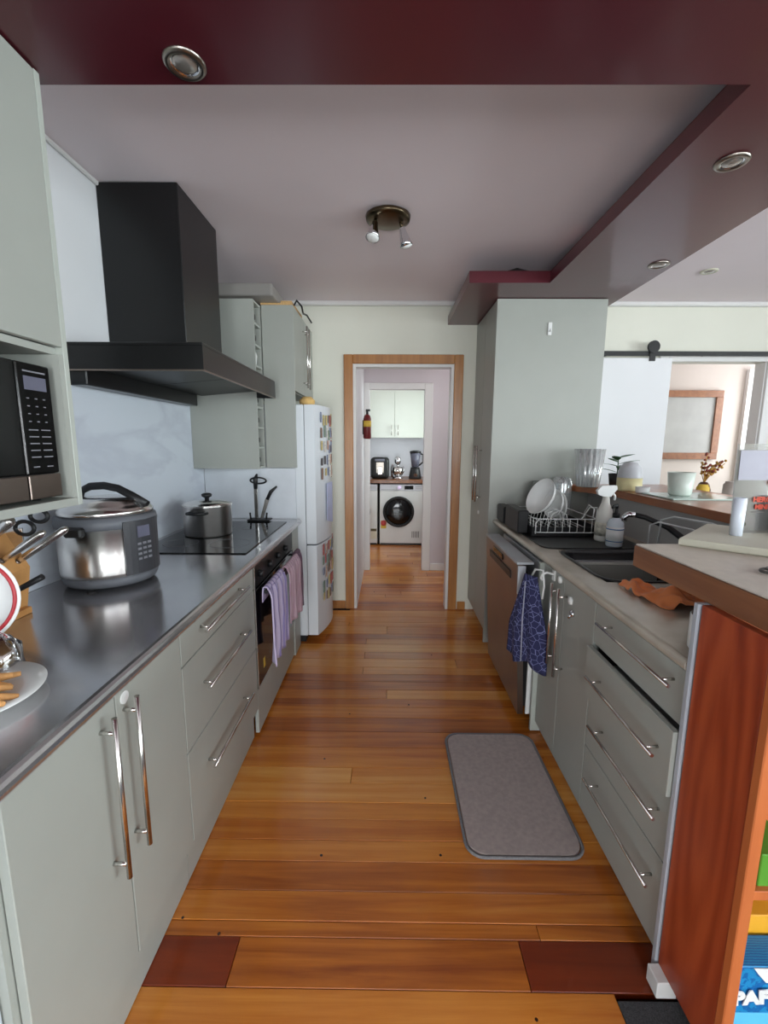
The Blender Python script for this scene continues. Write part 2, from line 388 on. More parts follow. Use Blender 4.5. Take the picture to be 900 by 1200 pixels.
def text(body, size, loc, xdir, ydir, m, parent, ext=0.0006, name='lettering', align='LEFT', bold=0.0, shear=0.0, sx=1.0):
    cu = bpy.data.curves.new(name, 'FONT'); cu.body = body; cu.size = size; cu.extrude = ext; cu.align_x = align; cu.offset = bold; cu.shear = shear
    o = bpy.data.objects.new(name, cu); COL.objects.link(o); cu.materials.append(m)
    x = Vector(xdir).normalized(); y = Vector(ydir).normalized(); z = x.cross(y)
    o.parent = parent; l = Vector(loc) - OFF[parent]
    me = bpy.data.meshes.new_from_object(o); n_ = o.name; par = o.parent; bpy.data.objects.remove(o)
    o = bpy.data.objects.new(name, me); COL.objects.link(o); o.parent = par; o['kind'] = 'stuff'
    o.matrix_local = Matrix(((x.x*sx, y.x, z.x, l.x), (x.y*sx, y.y, z.y, l.y), (x.z*sx, y.z, z.z, l.z), (0, 0, 0, 1)))
    return o

LX, FY, CZ = -1.24, 3.63, 2.5      # left wall, far wall, ceiling
RX, BY = 5.0, -3.0

# ================================================================== SETTING
fl = struct('floor', B(LX-.1, RX, BY, 7.0, -0.12, -0.022), floor_base_m)
rows = [0.20, 0.33, 0.45, 0.57, 0.69, 0.815, 0.944, 1.065, 1.108, 1.199, 1.30, 1.382, 1.47, 1.55, 1.65, 1.74, 1.87, 1.985, 2.10, 2.19, 2.27, 2.36, 2.45, 2.535, 2.62]
while rows[-1] < 6.6: rows.append(rows[-1] + random.choice([0.085, 0.095, 0.11, 0.12, 0.135]))
def plank(x0, x1, y0, y1, m=plank_m, lab=None):
    g = 0.0009
    dz = random.uniform(-0.0006, 0.0006)
    O('plank', B(x0+g, x1-g, y0+g, y1-g, -0.022, dz, bev=0.0012), m, fl, label=lab)
for i in range(len(rows)-1):
    a, b = rows[i], rows[i+1]; mid = (a+b)/2
    if mid < 0.93: xl, xr = -0.75, 0.60
    elif mid < 3.6: xl, xr = -0.75, 0.80
    elif mid < 4.85: xl, xr = -0.32, 1.45
    else: xl, xr = -0.6, 0.95
    if abs(a-0.944) < 1e-6:
        plank(xl, -0.42, a, b, redplank_m, 'dark red board patched into the floor by the left cabinets')
        plank(-0.42, 0.385, a, b)
        plank(0.385, xr, a, b, redplank_m, 'dark red board patched into the floor beside the drawers')
        continue
    cuts = [xl] + sorted(random.sample([round(xl+0.15*k, 3) for k in range(2, 9)], 1 if random.random() < 0.45 else 0)) + [xr]
    for p, q in zip(cuts, cuts[1:]): plank(p, q, a, b)
# carpet of the dining side
cp = MB(); cp.box(0.60, RX, BY, 0.925, -0.02, 0.004); cp.box(1.42, RX, 0.925, FY, -0.02, 0.004); cp.box(-0.75, 0.60, BY, 0.20, -0.02, 0.004)
O('carpet', cp, carpet_m, label='dark grey carpet of the dining side beyond the boards', cat='carpet', kind='stuff')

struct('wall_left', B(LX-.1, LX, BY, FY+.02, -.02, CZ), white_wall)
# far wall with hall doorway (x -.285..0.52, z 2.035) and study opening (x 2.2..3.0, z 2.06)
fw = MB()
fw.box(LX, -0.285, FY, FY+.1, 0, CZ); fw.box(-0.285, 0.52, FY, FY+.1, 2.035, CZ); fw.box(0.52, 2.2, FY, FY+.1, 0, CZ)
fw.box(2.2, 2.98, FY, FY+.1, 2.06, CZ); fw.box(2.98, RX, FY, FY+.1, 0, CZ)
struct('wall_back', fw, wall_m)
rw = MB(); rw.box(RX, RX+.1, BY, -2.3, 0, CZ); rw.box(RX, RX+.1, 1.5, FY+.1, 0, CZ); rw.box(RX, RX+.1, -2.3, 1.5, 0, .85); rw.box(RX, RX+.1, -2.3, 1.5, 2.35, CZ)
struct('wall_right', rw, wall_m)
fr = MB(); fr.box(LX, -.7, BY-.1, BY, 0, CZ); fr.box(.5, 0.6, BY-.1, BY, 0, CZ); fr.box(-.7, .5, BY-.1, BY, 2.25, CZ); fr.box(4.6, RX, BY-.1, BY, 0, CZ); fr.box(.6, 4.6, BY-.1, BY, 0, .6); fr.box(.6, 4.6, BY-.1, BY, 2.35, CZ)
struct('wall_front', fr, wall_m)
struct('ceiling', B(LX-.1, RX+.1, BY-.1, 7.0, CZ, CZ+.1), ceil_m)
# windows behind the viewer and on the dining side
def window(n, along, a0, a1, z0, z1, pos):
    f = MB(); t = .05
    def bx(a, b, c, d):
        if along == 'y': f.box(pos-.03, pos+.05, a, b, c, d)
        else: f.box(a, b, pos-.05, pos+.03, c, d)
    bx(a0, a1, z0, z0+t); bx(a0, a1, z1-t, z1); bx(a0, a0+t, z0+t, z1-t); bx(a1-t, a1, z0+t, z1-t)
    mid = (a0+a1)/2; bx(mid-.025, mid+.025, z0+t, z1-t)
    o = struct('window_%d' % n, f, trim_w)
    g = MB()
    if along == 'y':
        g.box(pos+.005, pos+.011, a0+t, mid-.025, z0+t, z1-t); g.box(pos+.005, pos+.011, mid+.025, a1-t, z0+t, z1-t)
    else:
        g.box(a0+t, mid-.025, pos-.011, pos-.005, z0+t, z1-t); g.box(mid+.025, a1-t, pos-.011, pos-.005, z0+t, z1-t)
    O('pane', g, glass, o)
window(1, 'y', -2.3, 1.5, .85, 2.35, RX+.04)
window(5, 'x', -.7, .5, .05, 2.25, BY-.04)  # glass door added behind the viewer for the kitchen fill
window(2, 'x', .6, 4.6, .6, 2.35, BY-.04)

# cornices
c1 = MB(); c1.box(LX, RX, FY-.035, FY, CZ-.035, CZ, bev=.008); struct('trim_1', c1, trim_w)
c2 = MB(); c2.box(LX, LX+.014, 1.3, FY-.04, CZ-.018, CZ, bev=.004); struct('trim_2', c2, trim_w)
# hall doorway: varnished architrave and white jamb
ar = MB(); y0, y1 = FY-.02, FY-.0005
ar.box(-0.357, -0.285, y0, y1, 0, 2.105, bev=.004); ar.box(0.52, 0.592, y0, y1, 0, 2.105, bev=.004); ar.box(-0.285, 0.52, y0, y1, 2.035, 2.105, bev=.004)
d1 = struct('door_1', ar, trim_wood, label='varnished timber architrave around the hall doorway')
jb = MB(); jb.box(-0.2845, -0.262, FY-.004, FY+.102, 0, 2.034); jb.box(0.497, 0.5195, FY-.004, FY+.102, 0, 2.034); jb.box(-0.262, 0.497, FY-.004, FY+.102, 2.012, 2.034)
O('door_jamb', jb, trim_w, d1, label='white jamb inside the timber architrave')
struct('baseboard_back', B(-0.60, -0.36, FY-.014, FY-.001, 0, .07, bev=.003), trim_wood)
struct('baseboard_back_right', B(0.60, 0.668, FY-.014, FY-.001, 0, .07, bev=.003), trim_wood)

# hall
struct('wall_hall_left', B(-0.36, -0.262, FY+.102, 4.8, 0, CZ-.12), white_wall)
struct('wall_hall_right', B(1.42, 1.5, FY+.1, 4.8, 0, CZ-.12), white_wall)
hw = MB(); hw.box(-.95, -0.20, 4.8, 4.88, 0, CZ-.12); hw.box(0.385, 1.5, 4.8, 4.88, 0, CZ-.12); hw.box(-0.20, 0.385, 4.8, 4.88, 1.975, CZ-.12)
struct('wall_hall_end', hw, mat('hall_paint', (212, 204, 208), rough=.7, var=.01))
struct('ceiling_hall', B(-.95, 1.5, FY+.1, 7.0, CZ-.13, CZ-.01), ceil_m)
a2 = MB(); a2.box(-0.262, -0.2, 4.778, 4.799, 0, 2.04, bev=.003); a2.box(0.385, 0.47, 4.778, 4.799, 0, 2.04, bev=.003); a2.box(-0.2, 0.385, 4.778, 4.799, 1.975, 2.04, bev=.003)
struct('door_2', a2, trim_w, label='white painted architrave around the laundry doorway')
struct('baseboard_hall', B(0.475, 1.41, 4.785, 4.799, 0, .08, bev=.003), trim_w)
# laundry
struct('wall_laundry_left', B(-.95, -.85, 4.88, 6.7, 0, CZ-.12), white_wall)
lr = MB(); lr.box(.95, 1.03, 4.88, 5.05, 0, CZ-.12); lr.box(.95, 1.03, 6.1, 6.7, 0, CZ-.12); lr.box(.95, 1.03, 5.05, 6.1, 0, 1.05); lr.box(.95, 1.03, 5.05, 6.1, 2.1, CZ-.12)
struct('wall_laundry_right', lr, white_wall)
struct('wall_laundry_back', B(-.95, 1.03, 6.66, 6.76, 0, CZ-.12), tile_m)
g = MB(); g.box(.96, 1.0, 5.05, 6.1, 1.05, 1.1); g.box(.96, 1.0, 5.05, 6.1, 2.05, 2.1); g.box(.96, 1.0, 5.05, 5.1, 1.1, 2.05); g.box(.96, 1.0, 6.05, 6.1, 1.1, 2.05)
w3 = struct('window_3', g, trim_w)
O('pane', B(.975, .981, 5.1, 6.05, 1.1, 2.05), glass, w3)

# study seen through the barn door opening
struct('wall_study_back', B(1.6, 5.3, 5.2, 5.3, 0, CZ), study_wall)
struct('wall_study_left', B(1.55, 1.65, FY+.1, 5.2, 0, CZ), study_wall)
so = MB(); so.box(2.13, 2.2, FY-.018, FY-.001, 0, 2.13, bev=.003); so.box(2.98, 3.05, FY-.018, FY-.001, 0, 2.13, bev=.003); so.box(2.2, 2.98, FY-.018, FY-.001, 2.06, 2.13, bev=.003)
so.box(2.2, 2.212, FY-.001, FY+.1, 0, 2.06); so.box(2.968, 2.98, FY-.001, FY+.1, 0, 2.06)
struct('door_3', so, trim_w, label='white painted frame of the opening behind the sliding door')
wf = MB(); wf.box(4.2, 4.28, 5.15, 5.199, .6, 2.25); wf.box(5.0, 5.08, 5.15, 5.199, .6, 2.25); wf.box(4.28, 5.0, 5.15, 5.199, 2.17, 2.25); wf.box(4.28, 5.0, 5.15, 5.199, .6, .68)
w4 = struct('window_4', wf, trim_w)
sky_em = mat('daylit_blind', (240, 246, 252), rough=.8, emis=1.6)  # emission stands in for daylight at the study window
O('window_blind', B(4.28, 5.0, 5.18, 5.195, .68, 2.17), sky_em, w4)

# maroon soffit: L of dropped shelf boards with downlights
ZB = 2.33
sf = MB()
sf.prism([(LX, -.8), (1.47, -.8), (1.47, 1.29), (1.47, 2.66), (1.47, FY), (0.46, FY), (0.46, 2.71), (0.925, 2.71), (0.925, 1.29), (LX, 1.29)], ZB, ZB+.065, bev=.002)
struct('bulkhead', sf, maroon, label='maroon painted dropped bulkhead with downlights')
# small brackets holding it to the ceiling
hb = MB(); hb.box(LX+.002, 1.44, -.8, 1.2, ZB+.066, CZ-.001); hb.box(1.12, 1.44, 1.2, FY-.04, ZB+.066, CZ-.001)
struct('bulkhead_support', hb, maroon)

# ================================================================== LEFT SIDE CABINETRY
FX = -0.615   # face plane of left base doors
def handle_bar(p0, p1, stand, parent, inset=.035, r=.006, m=steel):
    """bar handle from p0 to p1 with two posts going to the face along vector stand"""
    p0, p1, st = Vector(p0), Vector(p1), Vector(stand); d = (p1-p0).normalized()
    h = MB().cyl(p0, p1, r, seg=12)
    for q in (p0+d*inset, p1-d*inset): h.cyl(q, q+st, r*.8, seg=10)
    return O('handle', h, m, parent)
st = (-.033, 0, 0)
# double door base cabinet
cab = T('base_cabinet', 'sage green two-door base cabinet nearest on the left under the benchtop', 'cabinet', (-.93, .92, 0))
O('carcass', B(LX+.01, FX-.02, .60, 1.218, .15, .858), sage, cab)
O('kickboard', B(FX-.045, FX-.025, .60, 1.222, .005, .15), sage, cab)
da = O('door', B(FX-.018, FX, .612, .908, .152, .864, bev=.0015), sage, cab)
handle_bar((FX+.034, .852, .44), (FX+.034, .852, .835), (-.034, 0, 0), da)
db = O('door', B(FX-.018, FX, .912, 1.219, .152, .864, bev=.0015), sage, cab)
handle_bar((FX+.034, .937, .44), (FX+.034, .937, .835), (-.034, 0, 0), db)
dk = MB().cyl((FX, .942, .828), (FX+.003, .942, .828), .015, seg=24)
O('child_lock_disc', dk, white_pl, db, label='round white sticker disc')
# end filler
O('end_cabinet', B(LX+.01, FX-.035, .15, .598, .005, .862, bev=.002), mat('pale_blue_grey_panel', (196, 204, 210), rough=.4), label='pale grey end cabinet at the near left corner below the benchtop', cat='cabinet')
# drawers
dr = T('drawer_unit', 'sage green three-drawer base cabinet under the left benchtop beside the oven', 'cabinet', (-.93, 1.58, 0))
O('carcass', B(LX+.01, FX-.02, 1.224, 1.93, .15, .858), sage, dr)
O('kickboard', B(FX-.045, FX-.025, 1.224, 1.93, .005, .15), sage, dr)
for z0, z1, hz in ((.748, .864, .818), (.462, .744, .622), (.152, .458, .332)):
    d = O('drawer', B(FX-.018, FX, 1.224, 1.931, z0, z1, bev=.0015), sage, dr)
    handle_bar((FX+.034, 1.33, hz), (FX+.034, 1.77, hz), (-.034, 0, 0), d)
# oven
ov = T('oven', 'black built-in oven under the cooktop with towels on its rail', 'oven', (-.93, 2.34, 0))
O('body', B(LX+.02, FX-.022, 1.937, 2.75, .245, .86), black_m, ov)
od = O('oven_door', B(FX-.02, FX+.004, 1.945, 2.745, .255, .735, bev=.002), black_gl, ov)
O('trim', B(FX-.018, FX+.006, 1.938, 1.944, .25, .86), steel, ov)
oc = O('control_panel', B(FX-.02, FX+.003, 1.945, 2.745, .745, .86, bev=.002), black_m, ov)
for k in range(4):
    y = 2.02 + k*.17
    O('knob', MB().cyl((FX+.003, y, .80), (FX+.026, y, .80), .019, .016, seg=18), black_pl, ov)
h = MB().cyl((FX+.045, 1.97, .725), (FX+.045, 2.70, .725), .009, seg=12)
for y in (2.04, 2.66): h.cyl((FX+.045, y, .725), (FX+.003, y, .725), .007, seg=10)
O('handle', h, black_pl, od)
O('sticker', B(FX+.0042, FX+.005, 2.03, 2.06, .31, .36), yellow_l, od, label='yellow warning sticker')
O('base_panel', B(FX-.02, FX-.002, 1.94, 2.75, .02, .242, bev=.0015), sage, ov, label='sage panel below the oven door')
O('filler_panel', B(LX+.01, FX+.005, 2.755, 2.925, .005, .862, bev=.0015), sage, label='narrow sage green filler panel between the oven and the fridge', cat='panel')

# benchtop with bullnose
def benchtop(name, xb, xf, y0, y1, m, label, right=False):
    z0, z1, n = .866, .905, 8
    r = (z1-z0)/2; s = -1 if right else 1
    prof = [(xb, z0), (xf - s*r, z0)] + [(xf - s*r + s*r*math.sin(math.pi*k/n), (z0+z1)/2 - r*math.cos(math.pi*k/n)) for k in range(1, n)] + [(xf - s*r, z1), (xb, z1)]
    b = MB().extr([(x, y0, z) for x, z in prof], (0, y1-y0, 0))
    return O(name, b, m, label=label, cat='benchtop')
benchtop('benchtop', LX+.012, -.585, .15, 2.93, steel_lam, 'dark grey glossy benchtop along the left wall holding the cooktop')
# splashback
O('splashback', B(LX+.0005, LX+.011, .15, 2.928, .906, 1.66), marble, label='pale blue-white marble look splashback above the left benchtop', cat='splashback')
O('return_panel', B(LX+.012, -.62, 2.932, 2.944, .906, 1.245), mat('white_return', (214, 218, 224), rough=.35), label='white splash panel behind the utensil stand facing the viewer', cat='panel')

# cooktop
ct = T('cooktop', 'black glass cooktop set into the left benchtop under the hood', 'cooktop', (-.92, 2.36, .905))
ctp = O('glass_top', B(-1.19, -.655, 1.97, 2.80, .9055, .9105, bev=.002), black_gl, ct)
rg = MB()
for x, y, r in ((-1.05, 2.17, .085), (-.8, 2.17, .1), (-1.03, 2.57, .11), (-.8, 2.6, .08)):
    rg.tube([(x+r*math.cos(t), y+r*math.sin(t), .9108) for t in [2*math.pi*i/40 for i in range(40)]], .0008, seg=4, closed=True)
O('burner_ring', rg, mark_m, ct, kind='stuff')

# microwave cabinet
CX = -.88
mc = T('wall_cabinet', 'tall sage green wall cabinet with the microwave in its open niche', 'cabinet', (-1.06, .9, 1.24))
O('side_panel', B(LX+.001, CX, 1.232, 1.25, 1.24, ZB-.003, bev=.0012), sage_edge, mc)
O('side_panel', B(LX+.001, CX, .30, .318, 1.24, ZB-.003, bev=.0012), sage, mc)
O('bottom_shelf', B(LX+.001, CX, .319, 1.231, 1.24, 1.262, bev=.001), sage, mc)
O('shelf', B(LX+.001, CX-.02, .319, 1.231, 1.648, 1.666), sage, mc)
O('back_panel', B(LX+.001, LX+.012, .319, 1.231, 1.263, 1.647), sage, mc)
O('inner_liner', B(LX+.013, CX-.001, 1.214, 1.2315, 1.263, 1.647), sage, mc)
O('door', B(CX-.018, CX, .778, 1.231, 1.668, ZB-.006, bev=.0015), sage, mc)
O('door', B(CX-.018, CX, .322, .774, 1.668, ZB-.006, bev=.0015), sage, mc)
# microwave
MX = -.895
mw = T('microwave', 'black and steel microwave in the niche above the left benchtop', 'microwave', (-1.05, .94, 1.263))
O('body', B(-1.22, MX-.012, .695, 1.195, 1.27, 1.612, bev=.004), black_m, mw)
O('foot', MB().cyl((MX-.05, 1.16, 1.2625), (MX-.05, 1.16, 1.271), .012, seg=12), black_pl, mw)
O('foot', MB().cyl((MX-.05, .74, 1.2625), (MX-.05, .74, 1.271), .012, seg=12), black_pl, mw)
mwd = O('door', B(MX-.012, MX, .697, 1.082, 1.335, 1.61, bev=.003), black_gl, mw)
O('door_band', B(MX-.012, MX+.001, .697, 1.082, 1.272, 1.333, bev=.002), steel_dk, mw, label='brushed steel lower band')
pn = O('control_panel', B(MX-.012, MX, 1.086, 1.193, 1.335, 1.61, bev=.003), black_gl, mw)
O('open_button', B(MX-.012, MX+.002, 1.086, 1.193, 1.272, 1.333, bev=.002), steel_dk, mw, label='brushed steel door button')
O('display', B(MX, MX+.0008, 1.105, 1.176, 1.545, 1.578), lcd, pn)
bt = MB()
bt.box(MX, MX+.0006, 1.105, 1.176, 1.588, 1.592)
for r in range(4):
    for c in range(3): bt.box(MX, MX+.0006, 1.108+c*.026, 1.116+c*.026, 1.523-r*.019, 1.5255-r*.019)
for r in range(5):
    for c in range(2): bt.box(MX, MX+.0006, 1.104+c*.04, 1.134+c*.04, 1.445-r*.017, 1.448-r*.017)
for c in range(2): bt.box(MX, MX+.0006, 1.106+c*.045, 1.126+c*.045, 1.352, 1.355)
O('keypad_marks', bt, mark_m, pn, kind='stuff')

# range hood
hd = T('range_hood', 'black canopy range hood with a square chimney above the cooktop', 'hood', (-.97, 2.25, 1.62))
O('chimney', B(LX+.001, -.895, 2.03, 2.455, 1.79, CZ-.004, bev=.003), hood_m, hd)
hx, hy0, hy1, hz0, hz1 = -.70, 1.72, 2.79, 1.685, 1.788
cn = MB()
cn.box(LX+.013, hx, hy0, hy1, hz1-.012, hz1, bev=.002)
cn.box(LX+.013, hx, hy0, hy0+.012, hz0, hz1-.012); cn.box(LX+.013, hx, hy1-.012, hy1, hz0, hz1-.012); cn.box(hx-.012, hx, hy0+.012, hy1-.012, hz0, hz1-.012)
O('canopy', cn, hood_m, hd)
O('rim', MB().box(hx-.001, hx+.002, hy0, hy1, hz0-.002, hz0+.004).box(LX+.013, hx, hy0-.002, hy0, hz0-.002, hz0+.004), steel_dk, hd, label='thin steel edge strip')
O('filter', MB().extr([(LX+.09, hy0+.015, hz0+.012), (LX+.09, hy0+.015, hz0+.02), (hx-.015, hy0+.015, hz0+.06), (hx-.015, hy0+.015, hz0+.05)], (0, (hy1-hy0)/2-.018, 0)), black_m, hd)
O('filter', MB().extr([(LX+.09, (hy0+hy1)/2+.003, hz0+.012), (LX+.09, (hy0+hy1)/2+.003, hz0+.02), (hx-.015, (hy0+hy1)/2+.003, hz0+.06), (hx-.015, (hy0+hy1)/2+.003, hz0+.05)], (0, (hy1-hy0)/2-.018, 0)), black_m, hd)
O('wall_box', B(LX+.013, LX+.085, hy0+.01, 2.72, 1.632, hz0+.03, bev=.004), hood_m, hd)

# wall cabinet A with open bottle cubbies on its front
AX = -.812
ca = T('wall_cabinet', 'sage green wall cabinet with a narrow open bottle rack edge past the hood', 'cabinet', (-1.02, 2.85, 1.25))
O('side_panel', B(LX+.012, AX, 2.775, 2.791, 1.25, 2.262, bev=.001), sage, ca)
O('back_panel', B(LX+.012, LX+.03, 2.792, 2.928, 1.25, 2.262), sage, ca)
O('inner_panel', B(LX+.031, AX-.001, 2.912, 2.928, 1.25, 2.262), sage, ca)
for k in range(9):
    z = 1.252 + k*.1245
    O('shelf', B(LX+.031, AX-.001, 2.792, 2.911, z, z+.012), sage_edge, ca)
for k, (z, mm, lab) in enumerate(((1.905, ceramic, 'white rolled napkin in the bottle rack of the wall cabinet'), (1.78, chipboard, 'brown paper packet in the bottle rack of the wall cabinet'))):
    O(['napkin', 'packet'][k], MB().lathe([(0, 0), (.03, .01), (.036, .06), (.03, .09), (0, .1)], (AX-.045, 2.852, z-.022), seg=14), mm, label=lab, cat=['napkin', 'packet'][k])
for k in (0, 1, 2, 3, 6, 7):
    z = 1.252 + k*.1245 + .013 + .042
    O('wine_bottle', MB().lathe([(0, 0), (.016, 0), (.017, .07), (.038, .12), (.04, .16), (.04, .30), (0, .305)], (AX-.015, 2.852, z), axis=(-1, 0, 0), seg=20), mat('bottle_glass_%d' % k, (28+4*k, 34, 40), rough=.1),
      label='dark bottle lying in the %s slot of the narrow bottle rack' % ['lowest', 'second lowest', 'third lowest', 'fourth lowest', '', '', 'third highest', 'second highest'][k], cat='bottle', group='bottles in the rack')
# over fridge cabinet
cf = T('over_fridge_cabinet', 'deep sage green cabinet over the fridge with bar handles', 'cabinet', (-.92, 3.28, 1.25))
O('side_panel', B(AX+.004, -.608, 2.932, 2.95, 1.25, 2.272, bev=.001), sage, cf)
O('raw_edge', B(AX+.0, -.612, 2.9325, 2.95, 2.2725, 2.285), chipboard, cf)
O('carcass', B(LX+.012, -.63, 2.952, FY-.004, 1.745, 2.272), sage, cf)
for a, b_, hy in ((2.953, 3.28, 3.24), (3.284, FY-.006, 3.33), ):
    d = O('door', B(-.628, -.608, a, b_, 1.75, 2.272, bev=.0015), sage, cf)
    handle_bar((-.576, hy, 1.80), (-.576, hy, 2.22), (-.032, 0, 0), d)
# things on top
tb = MB().box(-1.1, -.70, 2.80, 3.1, 2.287, 2.36, bev=.012, seg=2); O('storage_tub', tb, frost, label='cloudy plastic storage tub on top of the wall cabinets', cat='tub')
O('chip_board', B(-.84, -.64, 2.94, 3.2, 2.2865, 2.30) if False else B(-.69, -.62, 2.96, 3.3, 2.287, 2.305), chipboard, label='raw chipboard offcut lying on the over-fridge cabinet', cat='board')
cb = MB().tube([(-.612, 3.0, 2.29), (-.60, 3.02, 2.325), (-.575, 3.06, 2.30), (-.58, 3.12, 2.28), (-.59, 3.2, 2.292), (-.585, 3.3, 2.31), (-.57, 3.4, 2.285)], .006, seg=8)
O('cable', cb, black_pl, label='dark cable looping over the cabinet edge above the fridge', cat='cable')
O('crumpled_bag', MB().lathe([(0, 0), (.05, .0), (.06, .03), (.03, .06), (0, .05)], (-1.16, 2.83, 2.264), seg=9), white_pl, label='small white crumpled bag on the wall cabinet beside the chimney', cat='bag')

# fridge
fg = T('fridge', 'white upright fridge freezer covered in magnets beside the hall doorway', 'fridge', (-.85, 3.27, 0))
O('body', B(-1.2, -.562, 2.962, 3.585, .05, 1.665, bev=.006), fridge_m, fg)
O('plinth', B(-1.18, -.58, 2.97, 3.58, .004, .05), black_pl, fg)
def fdoor(z0, z1):
    b = MB(); pr = []
    n = 10
    for k in range(n+1):
        t = k/n; y = 2.962 + (3.585-2.962)*t
        pr.append((-.49 + .06*math.sin(math.pi*t), y))
    poly = [(-.557, 2.962)] + pr + [(-.557, 3.585)]
    return b.prism(poly, z0, z1, bev=.004)
du = O('door', fdoor(.722, 1.665), fridge_m, fg)
dl = O('door', fdoor(.055, .712), fridge_m, fg)
O('seal', B(-.561, -.5572, 2.968, 3.58, .06, 1.66), grey_rubber, fg)
# things stuck on the fridge front
def fx(y): return -.49 + .06*math.sin(math.pi*(y-2.962)/(3.585-2.962)) + .004
pal = [((168, 86, 82), 'red'), ((214, 208, 200), 'white'), ((74, 66, 66), 'black'), ((188, 152, 134), 'tan'), ((120, 138, 122), 'green'), ((126, 134, 158), 'blue'), ((130, 100, 84), 'brown'), ((196, 176, 120), 'yellow')]
pmats = [mat('magnet_'+n, c, rough=.5, var=.3, scale=60) for c, n in pal]
rr = random.Random(3)
rowsm = [(1.575, 'top'), (1.48, 'second'), (1.385, 'third'), (1.29, 'fourth'), (1.20, 'fifth'), (.66, 'sixth'), (.575, 'seventh'), (.49, 'eighth'), (.40, 'ninth'), (.31, 'bottom')]
for z, rn in rowsm:
    y = 3.04
    kk = 0
    while y < 3.50:
        wdt = rr.uniform(.022, .05); hh = rr.uniform(.05, .085)
        i = rr.randrange(len(pal)); zz = z + rr.uniform(-.015, .015)
        O('fridge_magnet', B(fx(y+wdt/2)-.003, fx(y+wdt/2)+.003, y, y+wdt, zz-hh/2, zz+hh/2, bev=.001), pmats[i],
          label='small %s magnet, %s from the near edge, %s row on the fridge' % (pal[i][1], ['first', 'second', 'third', 'fourth', 'fifth', 'sixth', 'seventh', 'eighth', 'ninth', 'tenth', 'eleventh', 'twelfth', 'thirteenth'][kk], rn), cat='magnet', group='magnets on the fridge front')
        y += wdt + rr.uniform(.006, .024); kk += 1
nb = MB().extr([(fx(3.12)+.006, 3.12, .86), (fx(3.30)+.004, 3.30, .82), (fx(3.30)+.004, 3.30, 1.13), (fx(3.12)+.006, 3.12, 1.13)], (.003, 0, 0)); O('note_sheet', nb, mat('blue_white_sheet', (190, 196, 226), rough=.6, var=.1, scale=12), label='tall pale blue paper sheet held on the upper fridge door', cat='paper')
O('calendar', MB().extr([(fx(3.36), 3.36, .86), (fx(3.50), 3.50, .86), (fx(3.50), 3.50, 1.12), (fx(3.36), 3.36, 1.12)], (.003, 0, 0)), mat('mauve_sheet', (206, 198, 214), rough=.6, var=.1, scale=12), label='pale mauve paper sheet beside the blue one on the fridge', cat='paper')
# objects on the fridge, under the cabinet
O('bread_bag', MB().lathe([(0, 0), (.05, .002), (.055, .035), (.03, .06), (0, .062)], (-.56, 3.1, 1.6655), seg=14), bread_m, label='tan bread bag lying on top of the fridge', cat='bag')

# ================================================================== ITEMS ON LEFT BENCH
# electric pressure cooker
ip = T('pressure_cooker', 'large stainless electric pressure cooker on the left benchtop', 'cooker', (-1.03, 1.58, .905))
c = (-1.03, 1.58, .905)
for a in (30, 150, 270): O('foot', MB().cyl((c[0]+.12*math.cos(rad(a)), c[1]+.12*math.sin(rad(a)), .9055), (c[0]+.12*math.cos(rad(a)), c[1]+.12*math.sin(rad(a)), .917), .015, seg=12), black_pl, ip)
O('base', MB().lathe([(0, .012), (.145, .012), (.152, .022), (.157, .045), (0, .045)], c, seg=40), grey_rubber, ip)
O('body', MB().lathe([(0, .046), (.156, .046), (.158, .06), (.158, .215), (0, .215)], c, seg=48), spun, ip)
O('collar', MB().lathe([(0, .216), (.161, .216), (.164, .235), (.16, .252), (.15, .256), (0, .256)], c, seg=40), grey_rubber, ip)
O('lid', MB().lathe([(0, .257), (.152, .257), (.153, .272), (.14, .285), (.125, .292), (.12, .305), (.06, .316), (0, .318)], c, seg=40), steel, ip)
lh = MB().tube([(c[0]-.10, c[1]-.0, c[2]+.29), (c[0]-.085, c[1]-.0, c[2]+.335), (c[0]-.05, c[1], c[2]+.352), (c[0]+.0, c[1], c[2]+.355), (c[0]+.05, c[1], c[2]+.345), (c[0]+.10, c[1], c[2]+.318), (c[0]+.15, c[1]-.0, c[2]+.285)], [.013, .013, .014, .014, .014, .015, .017], seg=12)
O('lid_handle', lh, black_pl, ip)
# control panel on +x side
th0, th1 = -42, 12
cpn = MB()
pts = []
for k in range(9):
    t = rad(th0 + (th1-th0)*k/8); pts.append((c[0]+.168*math.cos(t), c[1]+.168*math.sin(t)))
for k in range(8, -1, -1):
    t = rad(th0 + (th1-th0)*k/8); pts.append((c[0]+.157*math.cos(t), c[1]+.157*math.sin(t)))
cpn.prism(pts, .955, 1.145, bev=.002)
pan = O('control_panel', cpn, mat('dark_panel', (58, 58, 62), rough=.35), ip)
lc = MB(); 
t = rad(-18); nrm = Vector((math.cos(t), math.sin(t), 0)); tan = Vector((-math.sin(t), math.cos(t), 0)); p0 = Vector((c[0], c[1], 0)) + nrm*.1665
def onpanel(mb, s0, s1, z0, z1, th=.003):
    P = [p0+tan*s0+Vector((0, 0, z0)), p0+tan*s1+Vector((0, 0, z0)), p0+tan*s1+Vector((0, 0, z1)), p0+tan*s0+Vector((0, 0, z1))]
    mb.extr(P, nrm*th); return mb
O('display', onpanel(MB(), -.025, .025, 1.085, 1.125), lcd, pan)
bb = MB()
for r in range(4):
    for q in range(3): onpanel(bb, -.028+q*.021, -.014+q*.021, 1.058-r*.018, 1.066-r*.018)
O('buttons', bb, mark_m, pan, kind='stuff')
